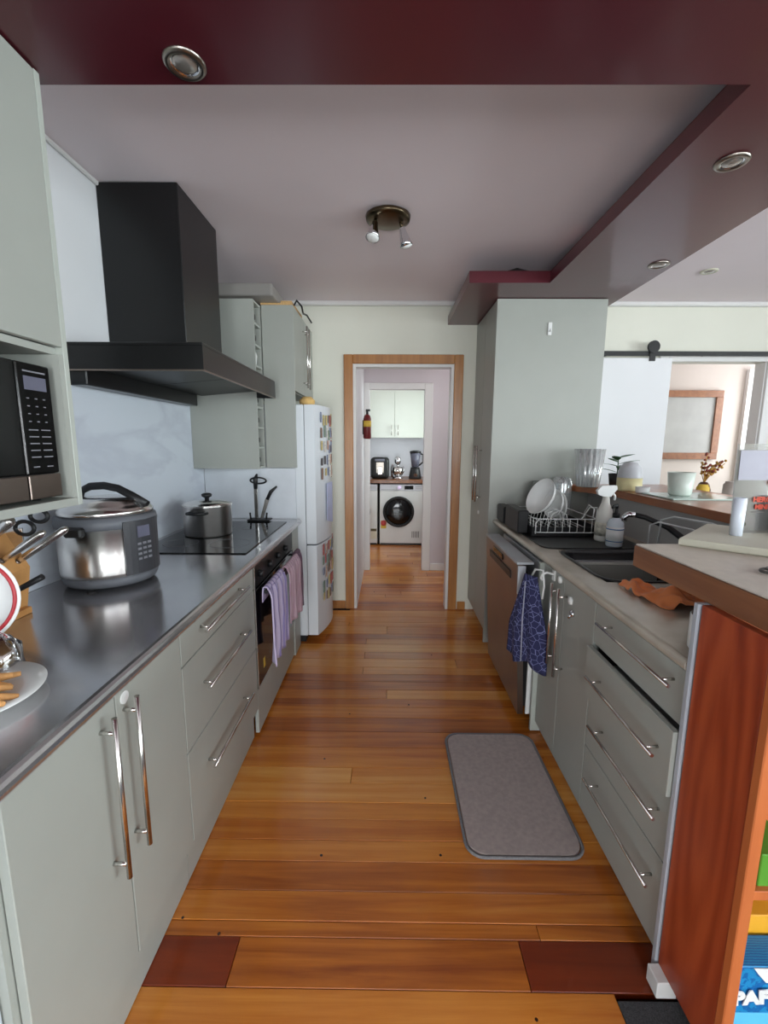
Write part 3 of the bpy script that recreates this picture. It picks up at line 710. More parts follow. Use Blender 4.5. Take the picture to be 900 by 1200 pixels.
for sgn in (-1, 1):
    O('side_handle', MB().box(c[0]-.03, c[0]+.03, c[1]+sgn*.175-.014, c[1]+sgn*.175+.014, c[2]+.2, c[2]+.232, bev=.006), black_pl, ip)

# stock pot
pc = (-1.0, 2.40, .911)
pt = T('stock_pot', 'stainless steel pot with a lid and black handles on the cooktop', 'pot', pc)
O('body', MB().lathe([(0, 0), (.118, 0), (.125, .008), (.127, .16), (.131, .165), (.128, .168), (.12, .166), (0, .166)], pc, seg=44), spun, pt)
ld = O('lid', MB().lathe([(0, .167), (.13, .167), (.131, .171), (.10, .183), (.05, .190), (0, .192)], pc, seg=40), steel, pt)
O('knob', MB().lathe([(0, .19), (.012, .192), (.012, .202), (.026, .21), (.028, .222), (.018, .228), (0, .229)], pc, seg=20), black_pl, ld)
for s_ in (-1, 1):
    a = [(pc[0]-.045+ .0, pc[1]+s_*.118, pc[2]+.135), (pc[0]-.042, pc[1]+s_*.158, pc[2]+.137), (pc[0], pc[1]+s_*.172, pc[2]+.137), (pc[0]+.042, pc[1]+s_*.158, pc[2]+.137), (pc[0]+.045, pc[1]+s_*.118, pc[2]+.135)]
    O('handle', MB().tube(a, .009, seg=10), black_pl, pt)

# utensil stand
uc = (-.84, 2.83, .911)
us = T('utensil_stand', 'black tray stand with steel and black utensils by the white return panel', 'utensil stand', (uc[0], uc[1], .911))
O('tray', MB().box(uc[0]-.07, uc[0]+.075, uc[1]-.045, uc[1]+.045, .9112, .922, bev=.004), black_pl, us)
O('post', MB().tube([(uc[0]-.05, uc[1]-.02, .92), (uc[0]-.055, uc[1]-.02, .965)], .006).tube([(uc[0]+.05, uc[1]-.02, .92), (uc[0]+.055, uc[1]-.02, .965)], .006), black_pl, us)
def bar2(p, q, r): return MB().cyl(p, q, r, seg=10)
pe = T('peeler', 'black looped peeler standing tallest in the utensil stand', 'utensil', (uc[0]-.02, uc[1], .923))
O('shaft', MB().box(uc[0]-.03, uc[0]-.006, uc[1]-.006, uc[1]+.006, .923, 1.12, bev=.003), steel, pe)
O('head', MB().tube([(uc[0]-.018, uc[1], 1.12), (uc[0]-.018, uc[1], 1.18), (uc[0]-.006, uc[1], 1.215)], [.012, .016, .005], seg=10).tube([(uc[0]-.05+.06*(1-math.cos(t))*.85, uc[1]-.01*math.sin(t), 1.172+.02*math.sin(t)) for t in [2*math.pi*i/20 for i in range(20)]], .006, seg=6, closed=True), black_pl, pe)
kn = T('paring_knife', 'small knife with a curved black handle leaning in the utensil stand', 'knife', (uc[0]+.02, uc[1], .923))
O('blade', MB().extr([(uc[0]+.005, uc[1]-.002, .925), (uc[0]+.025, uc[1]-.002, .925), (uc[0]+.07, uc[1]-.002, 1.05), (uc[0]+.045, uc[1]-.002, 1.06)], (0, .004, 0)), steel, kn)
O('handle', MB().tube([(uc[0]+.055, uc[1], 1.05), (uc[0]+.08, uc[1], 1.10), (uc[0]+.12, uc[1], 1.135)], [.011, .012, .006], seg=10), black_pl, kn)

# knife block
kb = T('knife_block', 'light wooden knife block at the left wall under the microwave cabinet', 'knife block', (-1.09, 1.2, .905))
# slanted block: profile in the x-z plane, extruded along y
prof = [(-1.215, .9055), (-1.10, .9055), (-1.075, 1.045), (-1.13, 1.15), (-1.22, 1.12)]
O('block', MB().extr([(x, 1.14, z) for x, z in prof], (0, .13, 0)), blockwood, kb)
O('base', B(-1.2, -1.03, 1.13, 1.28, .9055, .925, bev=.002) if False else B(-1.099, -1.075, 1.15, 1.26, .9055, .925, bev=.002), blockwood, kb)
kspec = [((-1.12, 1.17, 1.135), (-.99, 1.13, 1.215), .0135, 'thick steel-handled knife highest in the wooden block'),
         ((-1.09, 1.20, 1.085), (-.975, 1.215, 1.165), .010, 'steel-handled knife in the middle slot of the wooden block'),
         ((-1.085, 1.245, 1.07), (-.95, 1.27, 1.165), .010, 'steel-handled knife in the far slot of the wooden block')]
for a, b_, r, lab in kspec:
    k_ = T('kitchen_knife', lab, 'knife', a)
    a, b_ = Vector(a), Vector(b_); d = (b_-a).normalized()
    O('handle', MB().tube([a, a+d*.02, a+(b_-a)*.5, b_-d*.01, b_], [r*.8, r, r*1.05, r*1.1, r*.6], seg=12), steel, k_)
    O('bolster', MB().cyl(a-d*.012, a, r*.85, seg=12), steel_dk, k_)
so_ = T('sharpening_steel', 'black-handled honing steel low in the wooden block', 'knife sharpener', (-1.04, 1.2, .97))
O('handle', MB().tube([(-1.082, 1.17, .985), (-1.03, 1.18, 1.01), (-.975, 1.19, 1.04)], [.007, .008, .009], seg=10), black_pl, so_)
sk = T('scissors', 'kitchen scissors with black ring handles in the wooden block', 'scissors', (-1.06, 1.25, 1.12))
O('handle', MB().tube([(-1.07+.028*math.cos(t), 1.262, 1.165+.02*math.sin(t)) for t in [2*math.pi*i/18 for i in range(18)]], .006, seg=6, closed=True), black_pl, sk)
O('handle', MB().tube([(-1.03+.026*math.cos(t), 1.27, 1.20+.018*math.sin(t)) for t in [2*math.pi*i/18 for i in range(18)]], .006, seg=6, closed=True), black_pl, sk)
O('blade', MB().box(-1.13, -1.08, 1.262, 1.268, 1.10, 1.165, bev=.001), steel, sk)

# red-rimmed enamel dish on edge
ed = T('enamel_dish', 'white dish with a red striped rim standing on edge at the left frame edge', 'dish', (-1.0, .99, .93))
O('dish', MB().lathe([(0, 0), (.10, 0), (.112, .02), (.104, .02), (.096, .006), (0, .006)], (-1.0, .99, 1.045), seg=40, axis=(.4, -1, .15)), ceramic, ed)
O('rim', MB().tube([Vector((-.993, .972, 1.0475)) + .100*(math.cos(t)*Vector((.928, .371, 0)) + math.sin(t)*Vector((-.05, .13, .99))) for t in [2*math.pi*i/48 for i in range(48)]], .0045, seg=8, closed=True), red_st, ed)
# plate with fried snacks and wrap
pl = O('dinner_plate', MB().lathe([(0, 0), (.085, 0), (.09, .004), (.13, .016), (.131, .019), (.088, .009), (0, .007)], (-.835, .795, .9055), seg=56), ceramic, label='white plate of snacks at the near end of the left benchtop', cat='plate')
for k in range(40):
    t = rr.uniform(0, 6.28); r = rr.uniform(0, .07); x, y = -.815+r*math.cos(t), .795+r*math.sin(t); z = .921 + rr.uniform(0, .035)*(1-r/.08) 
    a = rr.uniform(-.5, .9); L_ = rr.uniform(.02, .038)
    O('fried_strip', MB().tube([(x-L_*math.cos(a), y-L_*math.sin(a), z), (x, y, z+.006), (x+L_*math.cos(a), y+L_*math.sin(a), z+rr.uniform(-.003, .005))], [.006, .0085, .005], seg=7), chips_m,
      label='golden fried strip heaped on the white plate', cat='snack', group='fried strips on the plate')
def wrapf(u, v):
    t = u*2*math.pi; ph = v*math.pi*.5
    r = .05*math.cos(ph)**.6 if ph < 1.57 else 0
    n = noise.noise(Vector((u*5, v*4, 1)))*.008
    p = Vector((-.885 + (r+n)*math.cos(t), .925+(r+n)*math.sin(t), .908 + .075*math.sin(ph)+n)); return p, Vector((math.cos(t)*math.cos(ph), math.sin(t)*math.cos(ph), math.sin(ph)))
wb = T('wrapped_loaf', 'bread pieces in clear crinkled wrap behind the white plate', 'bread', (-.885, .925, .906))
O('bread', MB().lathe([(0, .002), (.038, .004), (.042, .03), (.03, .055), (0, .06)], (-.885, .925, .905), seg=18), bread_m, wb)
O('wrap', MB().sheet(wrapf, 24, 8, th=.0015), film, wb)

# towels on the oven rail
def towel(name, x, y0, y1, zt, zb, m, label, amp=.012, k=5, seed=0, slant=0.0, th=.006, parent=None, taper=0):
    def f(u, v):
        y = y0 + (y1-y0)*u; z = zt - (zt-zb)*v - slant*u*v
        y = (y0+y1)/2 + (y-(y0+y1)/2)*(1-taper*(1-v))
        w_ = amp*(.35+.65*v)*(math.sin(u*k*2*math.pi+seed) + .6*noise.noise(Vector((u*7, v*2.5, seed))))
        return Vector((x+w_+.012*math.sin(min(1, v*8)*math.pi/2), y, z)), Vector((1, 0, 0))
    t = MB().sheet(f, 44, 18, th=th)
    # fold going over the rail and down behind
    def g(u, v):
        y = y0 + (y1-y0)*u; y = (y0+y1)/2 + (y-(y0+y1)/2)*(1-taper); a = v*math.pi
        return Vector((x-.002-.012+.014*math.cos(a), y, zt+.014*math.sin(a)-(.06*max(0, v-.8)*5 if v > .8 else 0))), Vector((math.cos(a), 0, math.sin(a)))
    t.sheet(g, 20, 8, th=th*.6)
    return O(name, t, m, label=label, cat='towel')
towel('tea_towel', FX+.062, 1.95, 2.25, .74, .36, lav, 'lavender patterned tea towel hanging from the oven rail', amp=.013, k=3, seed=1)
towel('tea_towel', FX+.078, 2.27, 2.56, .745, .44, pink, 'pale pink tea towel hanging from the oven rail beside the lavender one', amp=.010, k=2, seed=3, slant=.03)
towel('tea_towel', FX+.066, 2.58, 2.68, .745, .40, mat('plum_towel', (120, 96, 112), rough=.95, var=.3, scale=20), 'dark plum tea towel at the far end of the oven rail', amp=.008, k=2, seed=5)

# ================================================================== RIGHT SIDE
RF = .735
# tall pantry
tp = T('pantry_cabinet', 'tall sage green pantry cabinet at the end of the right bench', 'cabinet', (1.05, 3.3, 0))
O('side_panel', B(.69, 1.392, 2.98, 2.998, 0.005, ZB-.003, bev=.001), sage, tp)
O('carcass', B(.712, 1.392, 3.0, FY-.004, .10, ZB-.003), sage, tp)
O('kickboard', B(.74, .755, 3.0, FY-.004, .005, .10), sage, tp)
pd1 = O('door', B(.69, .71, 2.9985, 3.31, .105, ZB-.006, bev=.0015), sage, tp)
pd2 = O('door', B(.69, .71, 3.314, FY-.006, .105, ZB-.006, bev=.0015), sage, tp)
handle_bar((.652, 3.27, .985), (.652, 3.27, 1.40), (.037, 0, 0), pd1)
handle_bar((.652, 3.36, .985), (.652, 3.36, 1.40), (.037, 0, 0), pd2)
O('lock_knob', MB().cyl((.69, 3.30, .90), (.682, 3.30, .90), .014, seg=18), white_pl, pd1, label='small white lock')
hk = T('adhesive_hook', 'small white adhesive hook on the pantry side panel', 'hook', (1.03, 2.98, 2.11))
O('plate', B(1.018, 1.044, 2.972, 2.980, 2.105, 2.185, bev=.003), white_pl, hk)
O('peg', MB().tube([(1.031, 2.974, 2.13), (1.031, 2.958, 2.125), (1.031, 2.952, 2.14)], .004), white_pl, hk)
# dark thing and books on the shelf above
O('cloth_bundle', MB().tube([(.66, 2.80, ZB+.075), (.75, 2.79, ZB+.087), (.84, 2.81, ZB+.083)], [.01, .022, .015], seg=10), black_pl, label='dark bundle lying on the maroon shelf above the pantry', cat='bundle')
bk = T('leaning_book', 'red covered book leaning on the maroon shelf', 'book', (.99, 2.55, ZB+.066))
rotb = Matrix.Rotation(rad(38), 3, 'Y')
O('cover', MB().box(.975, .99, 2.42, 2.62, ZB+.07, ZB+.155, bev=.001, rot=rotb), mat('orange_red_cover', (176, 66, 40), rough=.5, var=.4, scale=12), bk)
O('pages', MB().box(.9905, 1.0, 2.424, 2.616, ZB+.07, ZB+.153, rot=rotb, piv=(.9825, 2.52, ZB+.1125)), cream_pl, bk)

# right base: dishwasher
dw = T('dishwasher', 'stainless steel dishwasher with its door slightly ajar beside the pantry', 'dishwasher', (.95, 2.36, 0))
O('body', B(.725, 1.27, 2.05, 2.70, .10, .862, bev=.002), mat('grey_tub', (150, 152, 156), rough=.4), dw)
O('kickboard', B(.76, .775, 2.05, 2.70, .005, .10), black_m, dw)
dd = O('door', MB().extr([(.662, 2.045, .065), (.69, 2.045, .065), (.652, 2.045, .845), (.62, 2.045, .845)], (0, .66, 0)), steel_dk, dw)
O('door_liner', MB().extr([(.6905, 2.06, .10), (.715, 2.06, .10), (.685, 2.06, .80), (.656, 2.06, .80)], (0, .63, 0)), black_m, dd)
O('door_top', MB().extr([(.62, 2.043, .846), (.70, 2.043, .846), (.70, 2.043, .856), (.62, 2.043, .858)], (0, .665, 0)), mat('light_grey_edge', (176, 180, 184), rough=.4), dd)
O('door_handle', MB().extr([(.6215, 2.15, .745), (.6265, 2.15, .745), (.6215, 2.15, .785), (.617, 2.15, .785)], (0, .45, 0)), black_m, dd, label='dark recessed grip')
O('control_strip', MB().extr([(.6165, 2.30, .80), (.6215, 2.30, .80), (.6195, 2.30, .83), (.6148, 2.30, .83)], (0, .2, 0)), black_gl, dd)
O('hinge_cover', MB().box(.625, .662, 2.036, 2.044, .70, .84, bev=.002), mat('light_grey_edge2', (190, 194, 200), rough=.4), dd, label='pale grey door corner bracket')
O('inner_frame', MB().box(.70, .724, 2.04, 2.049, .07, .56), white_pl, dw)
O('bay_panel', B(.715, 1.26, 2.0, 2.018, .005, .868, bev=.001), sage_edge, label='thin light sage panel between the dishwasher and the sink doors', cat='panel')
# sink cupboard
sc_ = T('sink_cabinet', 'grey-green two-door cabinet under the sink', 'cabinet', (1.0, 1.74, 0))
O('carcass', MB().box(RF+.02, 1.26, 1.49, 1.508, .12, .868).box(RF+.02, 1.26, 1.975, 1.996, .12, .868).box(RF+.02, 1.26, 1.508, 1.975, .12, .14), sage, sc_)
O('kickboard', B(RF+.03, RF+.045, 1.482, 1.998, .005, .12), sage, sc_)
for a, b_, hy in ((1.484, 1.755, 1.725), (1.759, 1.996, 1.80)):
    d = O('door', B(RF, RF+.018, a, b_, .06, .868, bev=.0015), sage, sc_)
    handle_bar((RF-.036, hy, .45 if hy < 1.75 else .47), (RF-.036, hy, .835), (.036, 0, 0), d)
    O('child_lock', MB().lathe([(0, 0), (.016, 0), (.016, .008), (0, .012)], (RF, hy+(.0 if hy > 1.75 else -.04), .85 if hy > 1.75 else .80), axis=(-1, 0, 0), seg=18), white_pl, d, label='round white child lock')
O('cup_hook', MB().lathe([(0, 0), (.014, 0), (.016, .006), (.01, .012), (0, .014)], (RF, 1.66, .755), axis=(-1, 0, 0), seg=18).cyl((RF-.008, 1.66, .755), (RF-.016, 1.66, .735), .005, seg=8), chrome, label='small chrome stick-on hook on the sink cupboard door', cat='hook')
# drawers
rd = T('drawer_unit', 'grey-green four-drawer cabinet under the right bench, one drawer ajar', 'cabinet', (1.0, 1.24, 0))
O('carcass', MB().box(RF+.02, 1.26, 1.0, 1.012, .12, .868).box(RF+.02, 1.26, 1.466, 1.478, .12, .868).box(RF+.02, 1.26, 1.012, 1.466, .12, .14).box(1.25, 1.26, 1.012, 1.466, .14, .868), gap_shade, rd)  # carcass coloured near-black to paint the shade of the drawer gap
O('kickboard', B(RF+.03, RF+.045, 1.0, 1.48, .005, .12), sage, rd)
for z0, z1, hz, out in ((.722, .868, .826, 0), (.53, .712, .635, .022), (.325, .526, .45, 0), (.06, .321, .245, 0)):
    d = O('drawer', B(RF-out, RF+.018-out, .999, 1.479, z0, z1, bev=.0015), sage, rd)
    if out: O('drawer_box', B(RF+.019-out, 1.2, 1.02, 1.46, z0+.01, z1-.07), mat('white_melamine', (190, 190, 188), rough=.5), d)
    handle_bar((RF-out-.036, 1.015, hz), (RF-out-.036, 1.40, hz), (.036, 0, 0), d, r=.005)
O('bench_end_panel', B(.7225, 1.30, .981, .995, .005, 1.053, bev=.001), mat('pale_edge_panel', (172, 176, 184), rough=.4), label='thin pale grey upright panel closing the near end of the right bench', cat='panel')
O('plinth_block', B(.700, .752, .93, .976, .005, .054, bev=.002), trim_w, label='small white plinth block at the foot of the timber panel', cat='plinth')

# right benchtop with a sink cut-out (built as pieces around it, one mesh)
def rbench():
    b = MB(); z0, z1 = .872, .905; xf, xb = .720, 1.355; n = 8; r = (z1-z0)/2; x1 = xf+.06
    prof = [(x1, z0), (xf + r, z0)] + [(xf + r - r*math.sin(math.pi*k/n), (z0+z1)/2 - r*math.cos(math.pi*k/n)) for k in range(1, n)] + [(xf + r, z1), (x1, z1)]
    b.extr([(x, .999, z) for x, z in prof], (0, 2.978-.999, 0))
    b.box(x1, xb, .999, 1.60, z0, z1); b.box(x1, xb, 2.09, 2.978, z0, z1); b.box(x1, .825, 1.60, 2.09, z0, z1); b.box(1.27, xb, 1.60, 2.09, z0, z1)
    return b
O('benchtop', rbench(), steel_lam_glare, label='pale grey benchtop on the right with the black sink', cat='benchtop')
# sink
sk_ = T('kitchen_sink', 'black bowl sink let into the pale right benchtop', 'sink', (1.05, 1.85, .905))
def rrect(x0, x1, y0, y1, r, n=6):
    P = []
    for cx, cy, a0 in ((x1-r, y1-r, 0), (x0+r, y1-r, 90), (x0+r, y0+r, 180), (x1-r, y0+r, 270)):
        for k in range(n+1):
            t = rad(a0 + 90*k/n); P.append((cx+r*math.cos(t), cy+r*math.sin(t)))
    return P
def ringsurf(b, loops, cap=True):
    V = [[b.bm.verts.new(p) for p in l] for l in loops]; n = len(V[0])
    for A, B_ in zip(V, V[1:]):
        for k in range(n):
            f = b.bm.faces.new((A[k], A[(k+1) % n], B_[(k+1) % n], B_[k])); f.smooth = True
    if cap: b.bm.faces.new(V[-1])
    return b
def lp(x0, x1, y0, y1, r, z): return [(x, y, z) for x, y in rrect(x0, x1, y0, y1, r)]
bs = ringsurf(MB(), [lp(.815, 1.28, 1.59, 2.10, .09, .906), lp(.815, 1.28, 1.59, 2.10, .09, .9105), lp(.828, 1.267, 1.603, 2.087, .085, .9105), lp(.834, 1.26, 1.61, 2.08, .08, .895), lp(.85, 1.245, 1.625, 2.065, .08, .76), lp(.90, 1.20, 1.67, 2.02, .06, .745)])
O('bowl', bs, mat('black_composite', (22, 22, 24), rough=.28), sk_)
O('drain', MB().lathe([(0, 0), (.04, 0), (.045, .003), (.045, 0)], (1.05, 1.85, .7455), seg=24), chrome, sk_)
O('draining_mat', MB().prism(rrect(.768, 1.28, 2.115, 2.94, .06), .9055, .912, bev=.002), black_m, label='large black draining mat under the dish rack on the right benchtop', cat='mat')
# tap
tpx = T('kitchen_tap', 'black mixer tap with a chrome tip behind the sink', 'tap', (1.30, 1.86, .906))
O('base', MB().lathe([(0, 0), (.026, 0), (.026, .008), (.02, .014), (.018, .07), (0, .07)], (1.31, 1.84, .906), seg=20), black_pl, tpx)
O('spout', MB().tube([(1.31, 1.84, .97), (1.295, 1.86, 1.0), (1.24, 1.92, 1.055), (1.17, 1.98, 1.09), (1.13, 2.0, 1.098)], [.014, .014, .013, .012, .012], seg=12), black_pl, tpx)
O('tip', MB().tube([(1.135, 1.998, 1.098), (1.11, 2.012, 1.098), (1.098, 2.017, 1.085), (1.096, 2.018, 1.065)], [.013, .014, .014, .012], seg=12), chrome, tpx, label='chrome spout tip')
O('lever', MB().tube([(1.31, 1.84, .975), (1.31, 1.79, 1.02), (1.295, 1.75, 1.035)], [.012, .009, .008], seg=10), black_pl, tpx)

# dish rack
rk = T('dish_rack', 'white wire dish rack on the black draining area', 'dish rack', (1.02, 2.55, .912))
wr = MB(); x0, x1, y0, y1 = .81, 1.15, 2.38, 2.86
for z in (.935, 1.01): wr.tube([(x, y, z) for x, y in rrect(x0, x1, y0, y1, .03, 3)], .0028, seg=6, closed=True)
for k in range(8):
    x = x0+.03+k*(x1-x0-.06)/7; wr.tube([(x, y0, .935), (x, y0, 1.01)], .002, seg=5); wr.tube([(x, y0, .935), (x, y1, .935)], .002, seg=5)
for k in range(9):
    y = y0+.03+k*(y1-y0-.06)/8
    wr.tube([(x0, y, .935), (x0, y, 1.01)], .002, seg=5)
    wr.tube([(x0+.08, y, .937), (x0+.10, y, 1.03), (x0+.14, y, 1.055), (x0+.18, y, 1.03), (x0+.20, y, .937)], .0022, seg=5)
for x, y in ((x0+.02, y0+.02), (x1-.02, y0+.02), (x0+.02, y1-.02), (x1-.02, y1-.02)): wr.tube([(x, y, .9125), (x, y, .937)], .004, seg=6)
O('wire_frame', wr, white_pl, rk)
hp = MB().tube([(x0+.02, y0, 1.01), (x0+.0, y0-.01, .99), (x0+.0, y0-.01, .93)], .003).tube([(1.15, 2.44, 1.01), (1.16, 2.45, 1.055), (1.16, 2.52, 1.07), (1.15, 2.56, 1.01)], .0035).tube([(1.06, 2.38, 1.01), (1.10, 2.38, 1.075), (1.14, 2.38, 1.075), (1.15, 2.40, 1.01)], .003)
O('hoop', hp, white_pl, rk)
O('drip_tray', MB().box(.80, 1.17, 2.395, 2.87, .9125, .918).box(.80, .806, 2.395, 2.87, .918, .962).box(1.164, 1.17, 2.395, 2.87, .918, .962).box(.806, 1.164, 2.395, 2.401, .918, .962).box(.806, 1.164, 2.864, 2.87, .918, .962), black_pl, rk, label='black drip tray under the wires')
O('cutlery_basket', MB().box(.735, .795, 2.45, 2.72, .914, 1.045, bev=.006), black_pl, rk, label='dark cutlery basket')
# plates and bowls
def bowl(c, ax, r, h, lab, name='bowl', cat='bowl'):
    return O(name, MB().lathe([(0, 0), (r*.45, 0), (r*.5, h*.06), (r*.85, h*.5), (r, h), (r*.97, h), (r*.8, h*.5), (r*.45, h*.12), (0, h*.1)], c, seg=36, axis=ax), ceramic, label=lab, cat=cat)
bowl((.955, 2.62, 1.085), (-.85, -.25, .42), (.115), .06, 'large white bowl tipped up at the front of the dish rack')
bowl((1.0, 2.56, 1.065), (-.92, -.25, .18), .085, .04, 'smaller white bowl tilted behind the large one in the dish rack')
O('plate', MB().lathe([(0, 0), (.05, 0), (.085, .012), (.086, .015), (.05, .005), (0, .005)], (1.035, 2.6, 1.045), seg=36, axis=(-.97, -.1, .1)), ceramic, label='white plate standing upright behind the two bowls in the rack', cat='plate')
O('drinking_glass', MB().lathe([(0, 0), (.036, 0), (.04, .13), (.037, .13), (.033, .004), (0, .004)][::-1], (1.02, 2.80, .938), seg=28), glass, label='clear tumbler upside down at the back of the dish rack', cat='glass')
jr = T('glass_jar', 'tall clear glass jar upturned beside the dish rack against the pantry', 'jar', (1.13, 2.89, .912))
O('body', MB().lathe([(0, .0), (.058, .0), (.062, .03), (.062, .25), (.052, .29), (.048, .29), (.058, .248), (.058, .03), (0, .004)], (1.13, 2.86, .9125), seg=32), ribbed, jr)
O('glass_container', MB().lathe([(0, .0), (.06, .0), (.062, .02), (.062, .26), (.058, .26), (.058, .02), (0, .004)], (1.02, 2.905, .9125), seg=32), thin_glass('smoky_glass', (200, 206, 206), .1, .85), label='grey-tinted glass container behind the white plate', cat='container')
O('dark_tub', B(.735, .79, 2.76, 2.93, .9125, 1.02, bev=.008), black_pl, label='dark tub at the far left corner of the right bench', cat='tub')

# bottles
sp = T('spray_bottle', 'white trigger spray bottle beside the dish rack', 'bottle', (1.11, 2.27, .912))
q = (1.14, 2.29, .9125)
O('body', MB().lathe([(0, 0), (.04, 0), (.043, .008), (.043, .11), (.036, .16), (.02, .20), (.016, .235), (0, .235)], q, seg=28), mat('cloudy_white_bottle', (214, 212, 204), rough=.35), sp)
O('label_patch', MB().lathe([(.0435, .03), (.044, .03), (.044, .10), (.0435, .10)], q, seg=28), mat('faded_label', (196, 192, 178), rough=.6, var=.5, scale=35), sp)
O('trigger_head', MB().extr([(q[0]-.045, q[1]-.012, q[2]+.245), (q[0]-.052, q[1]-.012, q[2]+.265), (q[0]-.03, q[1]-.012, q[2]+.29), (q[0]+.045, q[1]-.012, q[2]+.293), (q[0]+.05, q[1]-.012, q[2]+.275), (q[0]+.02, q[1]-.012, q[2]+.235), (q[0]-.018, q[1]-.012, q[2]+.235)], (0, .024, 0)).tube([(q[0]+.03, q[1], q[2]+.26), (q[0]+.046, q[1], q[2]+.235), (q[0]+.044, q[1], q[2]+.215)], .006), white_pl, sp)
sb = T('soap_bottle', 'clear hand soap bottle with a black pump and blue-striped label', 'bottle', (1.16, 2.18, .912))
q = (1.135, 2.165, .9125)
O('body', MB().lathe([(0, 0), (.036, 0), (.039, .008), (.039, .115), (.03, .135), (.015, .145), (0, .145)], q, seg=28), mat('pale_liquid', (206, 214, 222), rough=.2), sb)
O('label_band', MB().lathe([(.0392, .02), (.0398, .02), (.0398, .10), (.0392, .10)], q, seg=28), white_pl, sb)
O('blue_stripe', MB().lathe([(.0399, .086), (.0403, .086), (.0403, .091), (.0399, .091)], q, seg=28).lathe([(.0399, .026), (.0403, .026), (.0403, .03), (.0399, .03)], q, seg=28), mat('blue_ink', (70, 120, 170), rough=.5), sb)
O('pump', MB().lathe([(0, .145), (.017, .145), (.017, .165), (.008, .168), (.006, .195), (0, .195)], q, seg=20).tube([(q[0], q[1], q[2]+.192), (q[0]-.0, q[1], q[2]+.205), (q[0]-.022, q[1]-.01, q[2]+.203), (q[0]-.03, q[1]-.014, q[2]+.193)], [.008, .01, .006, .005], seg=10), black_pl, sb)

# orange cloth
def clothf(u, v):
    w_ = .5 + .5*v; y = 1.56 - .24*v - .03*u
    cx_ = .875 + .095*v; x = cx_ + (u-.45)*(.06+.13*min(1, v*1.4))
    n = noise.noise(Vector((u*3.5, v*4.5, .3)))*.5 + noise.noise(Vector((u*8, v*9, 2.3)))*.3
    z = .909 + .040*w_*(max(0, math.sin(math.pi*u))**.5)*(.7+.3*math.sin(v*9+u*3)) + .075*w_*max(-.45, n)
    return Vector((x + .012*noise.noise(Vector((v*6, u*4, 5))), y+.01*noise.noise(Vector((u*7, v*4, 9))), max(.9085, z))), Vector((0, 0, 1))
O('dishcloth', MB().sheet(clothf, 30, 40, th=.005), orange_cl, label='crumpled orange dishcloth on the right bench in front of the sink', cat='cloth')
O('white_mug', MB().lathe([(0, 0), (.036, 0), (.042, .01), (.042, .095), (.038, .095), (.038, .012), (0, .008)], (.800, 1.04, .906), seg=30), ceramic, label='white mug tucked against the near end panel of the bench', cat='mug')

# half wall and timber ledge behind bench
struct('wall_peninsula', MB().box(1.357, 1.46, 1.0, 2.976, 0, 1.108), wallgrey)
lg = [(1.36, 1.60), (1.36, 2.70), (1.345, 2.80), (1.30, 2.84), (1.235, 2.85), (1.20, 2.88), (1.19, 2.93), (1.20, 2.976), (1.80, 2.976), (1.80, 1.60)]
lg = [(1.345, 1.60), (1.335, 2.60), (1.31, 2.72), (1.26, 2.80), (1.22, 2.86), (1.205, 2.92), (1.21, 2.976), (1.85, 2.976), (1.85, 1.60)]
O('timber_ledge', MB().prism(lg, 1.11, 1.15, bev=.004), ledge_wood, label='varnished timber ledge with a rounded end behind the sink', cat='ledge')
# breakfast bar
bp_ = [(.745, .70), (.745, 1.30), (.90, 1.305), (1.15, 1.55), (1.85, 1.55), (1.85, .70)]
br = T('breakfast_bar', 'raised breakfast bar with a beige laminate top and thick timber edge', 'bar', (1.2, 1.1, 1.055))
O('edge', MB().prism(bp_, 1.055, 1.118, bev=.002), bar_wood, br)
O('laminate_top', MB().prism([(x+(.004 if x < 1 else 0), y) for x, y in bp_], 1.1185, 1.122), bar_lam, br)
# bookcase below the bar
bc = T('bookcase', 'low open bookcase with a red-stained timber side under the breakfast bar', 'bookcase', (1.2, .87, 0))
O('side_panel', B(.728, .75, .79, .976, .055, 1.053, bev=.001), panel_wood, bc)
O('front_lipping', B(.727, .752, .768, .789, .02, 1.053, bev=.002), edge_wood, bc, label='lighter orange timber edge strip')
O('back', B(.753, 1.78, .955, .974, .02, 1.053), edge_wood, bc)
O('side_panel', B(1.76, 1.78, .79, .954, .055, 1.053), panel_wood, bc)
for z in (.02, .475, .72): O('shelf', B(.753, 1.758, .79, .954, z, z+.022, bev=.001), edge_wood, bc)
# boxes in bookcase
bx = T('foil_box', 'blue foil wrap box with white lettering on the bottom shelf of the bookcase', 'box', (.9, .82, .045))
O('carton', B(.757, 1.06, .795, .86, .0425, .30, bev=.002), blue_b, bx)
O('front_print', B(.757, 1.06, .793, .7945, .0425, .18), lblue, bx)
O('white_flash', MB().extr([(.81, .7925, .285), (.83, .7925, .262), (1.06, .7925, .255), (1.06, .7925, .299), (.80, .7925, .299)], (0, .001, 0)), white_pl, bx)
text('PAFOIL', .046, (.765, .7915, .205), (1, 0, .16), (-.1, 0, 1), white_pl, bx, ext=.001, bold=.003)
O('snack_box', B(.757, 1.0, .865, .94, .0425, .345, bev=.002), yellow_b, label='yellow box behind the blue foil box in the bookcase', cat='box')
O('green_box', B(.785, .87, .80, .93, .4975, .575, bev=.002), green_b, label='bright green box on the upper shelf of the bookcase', cat='box')

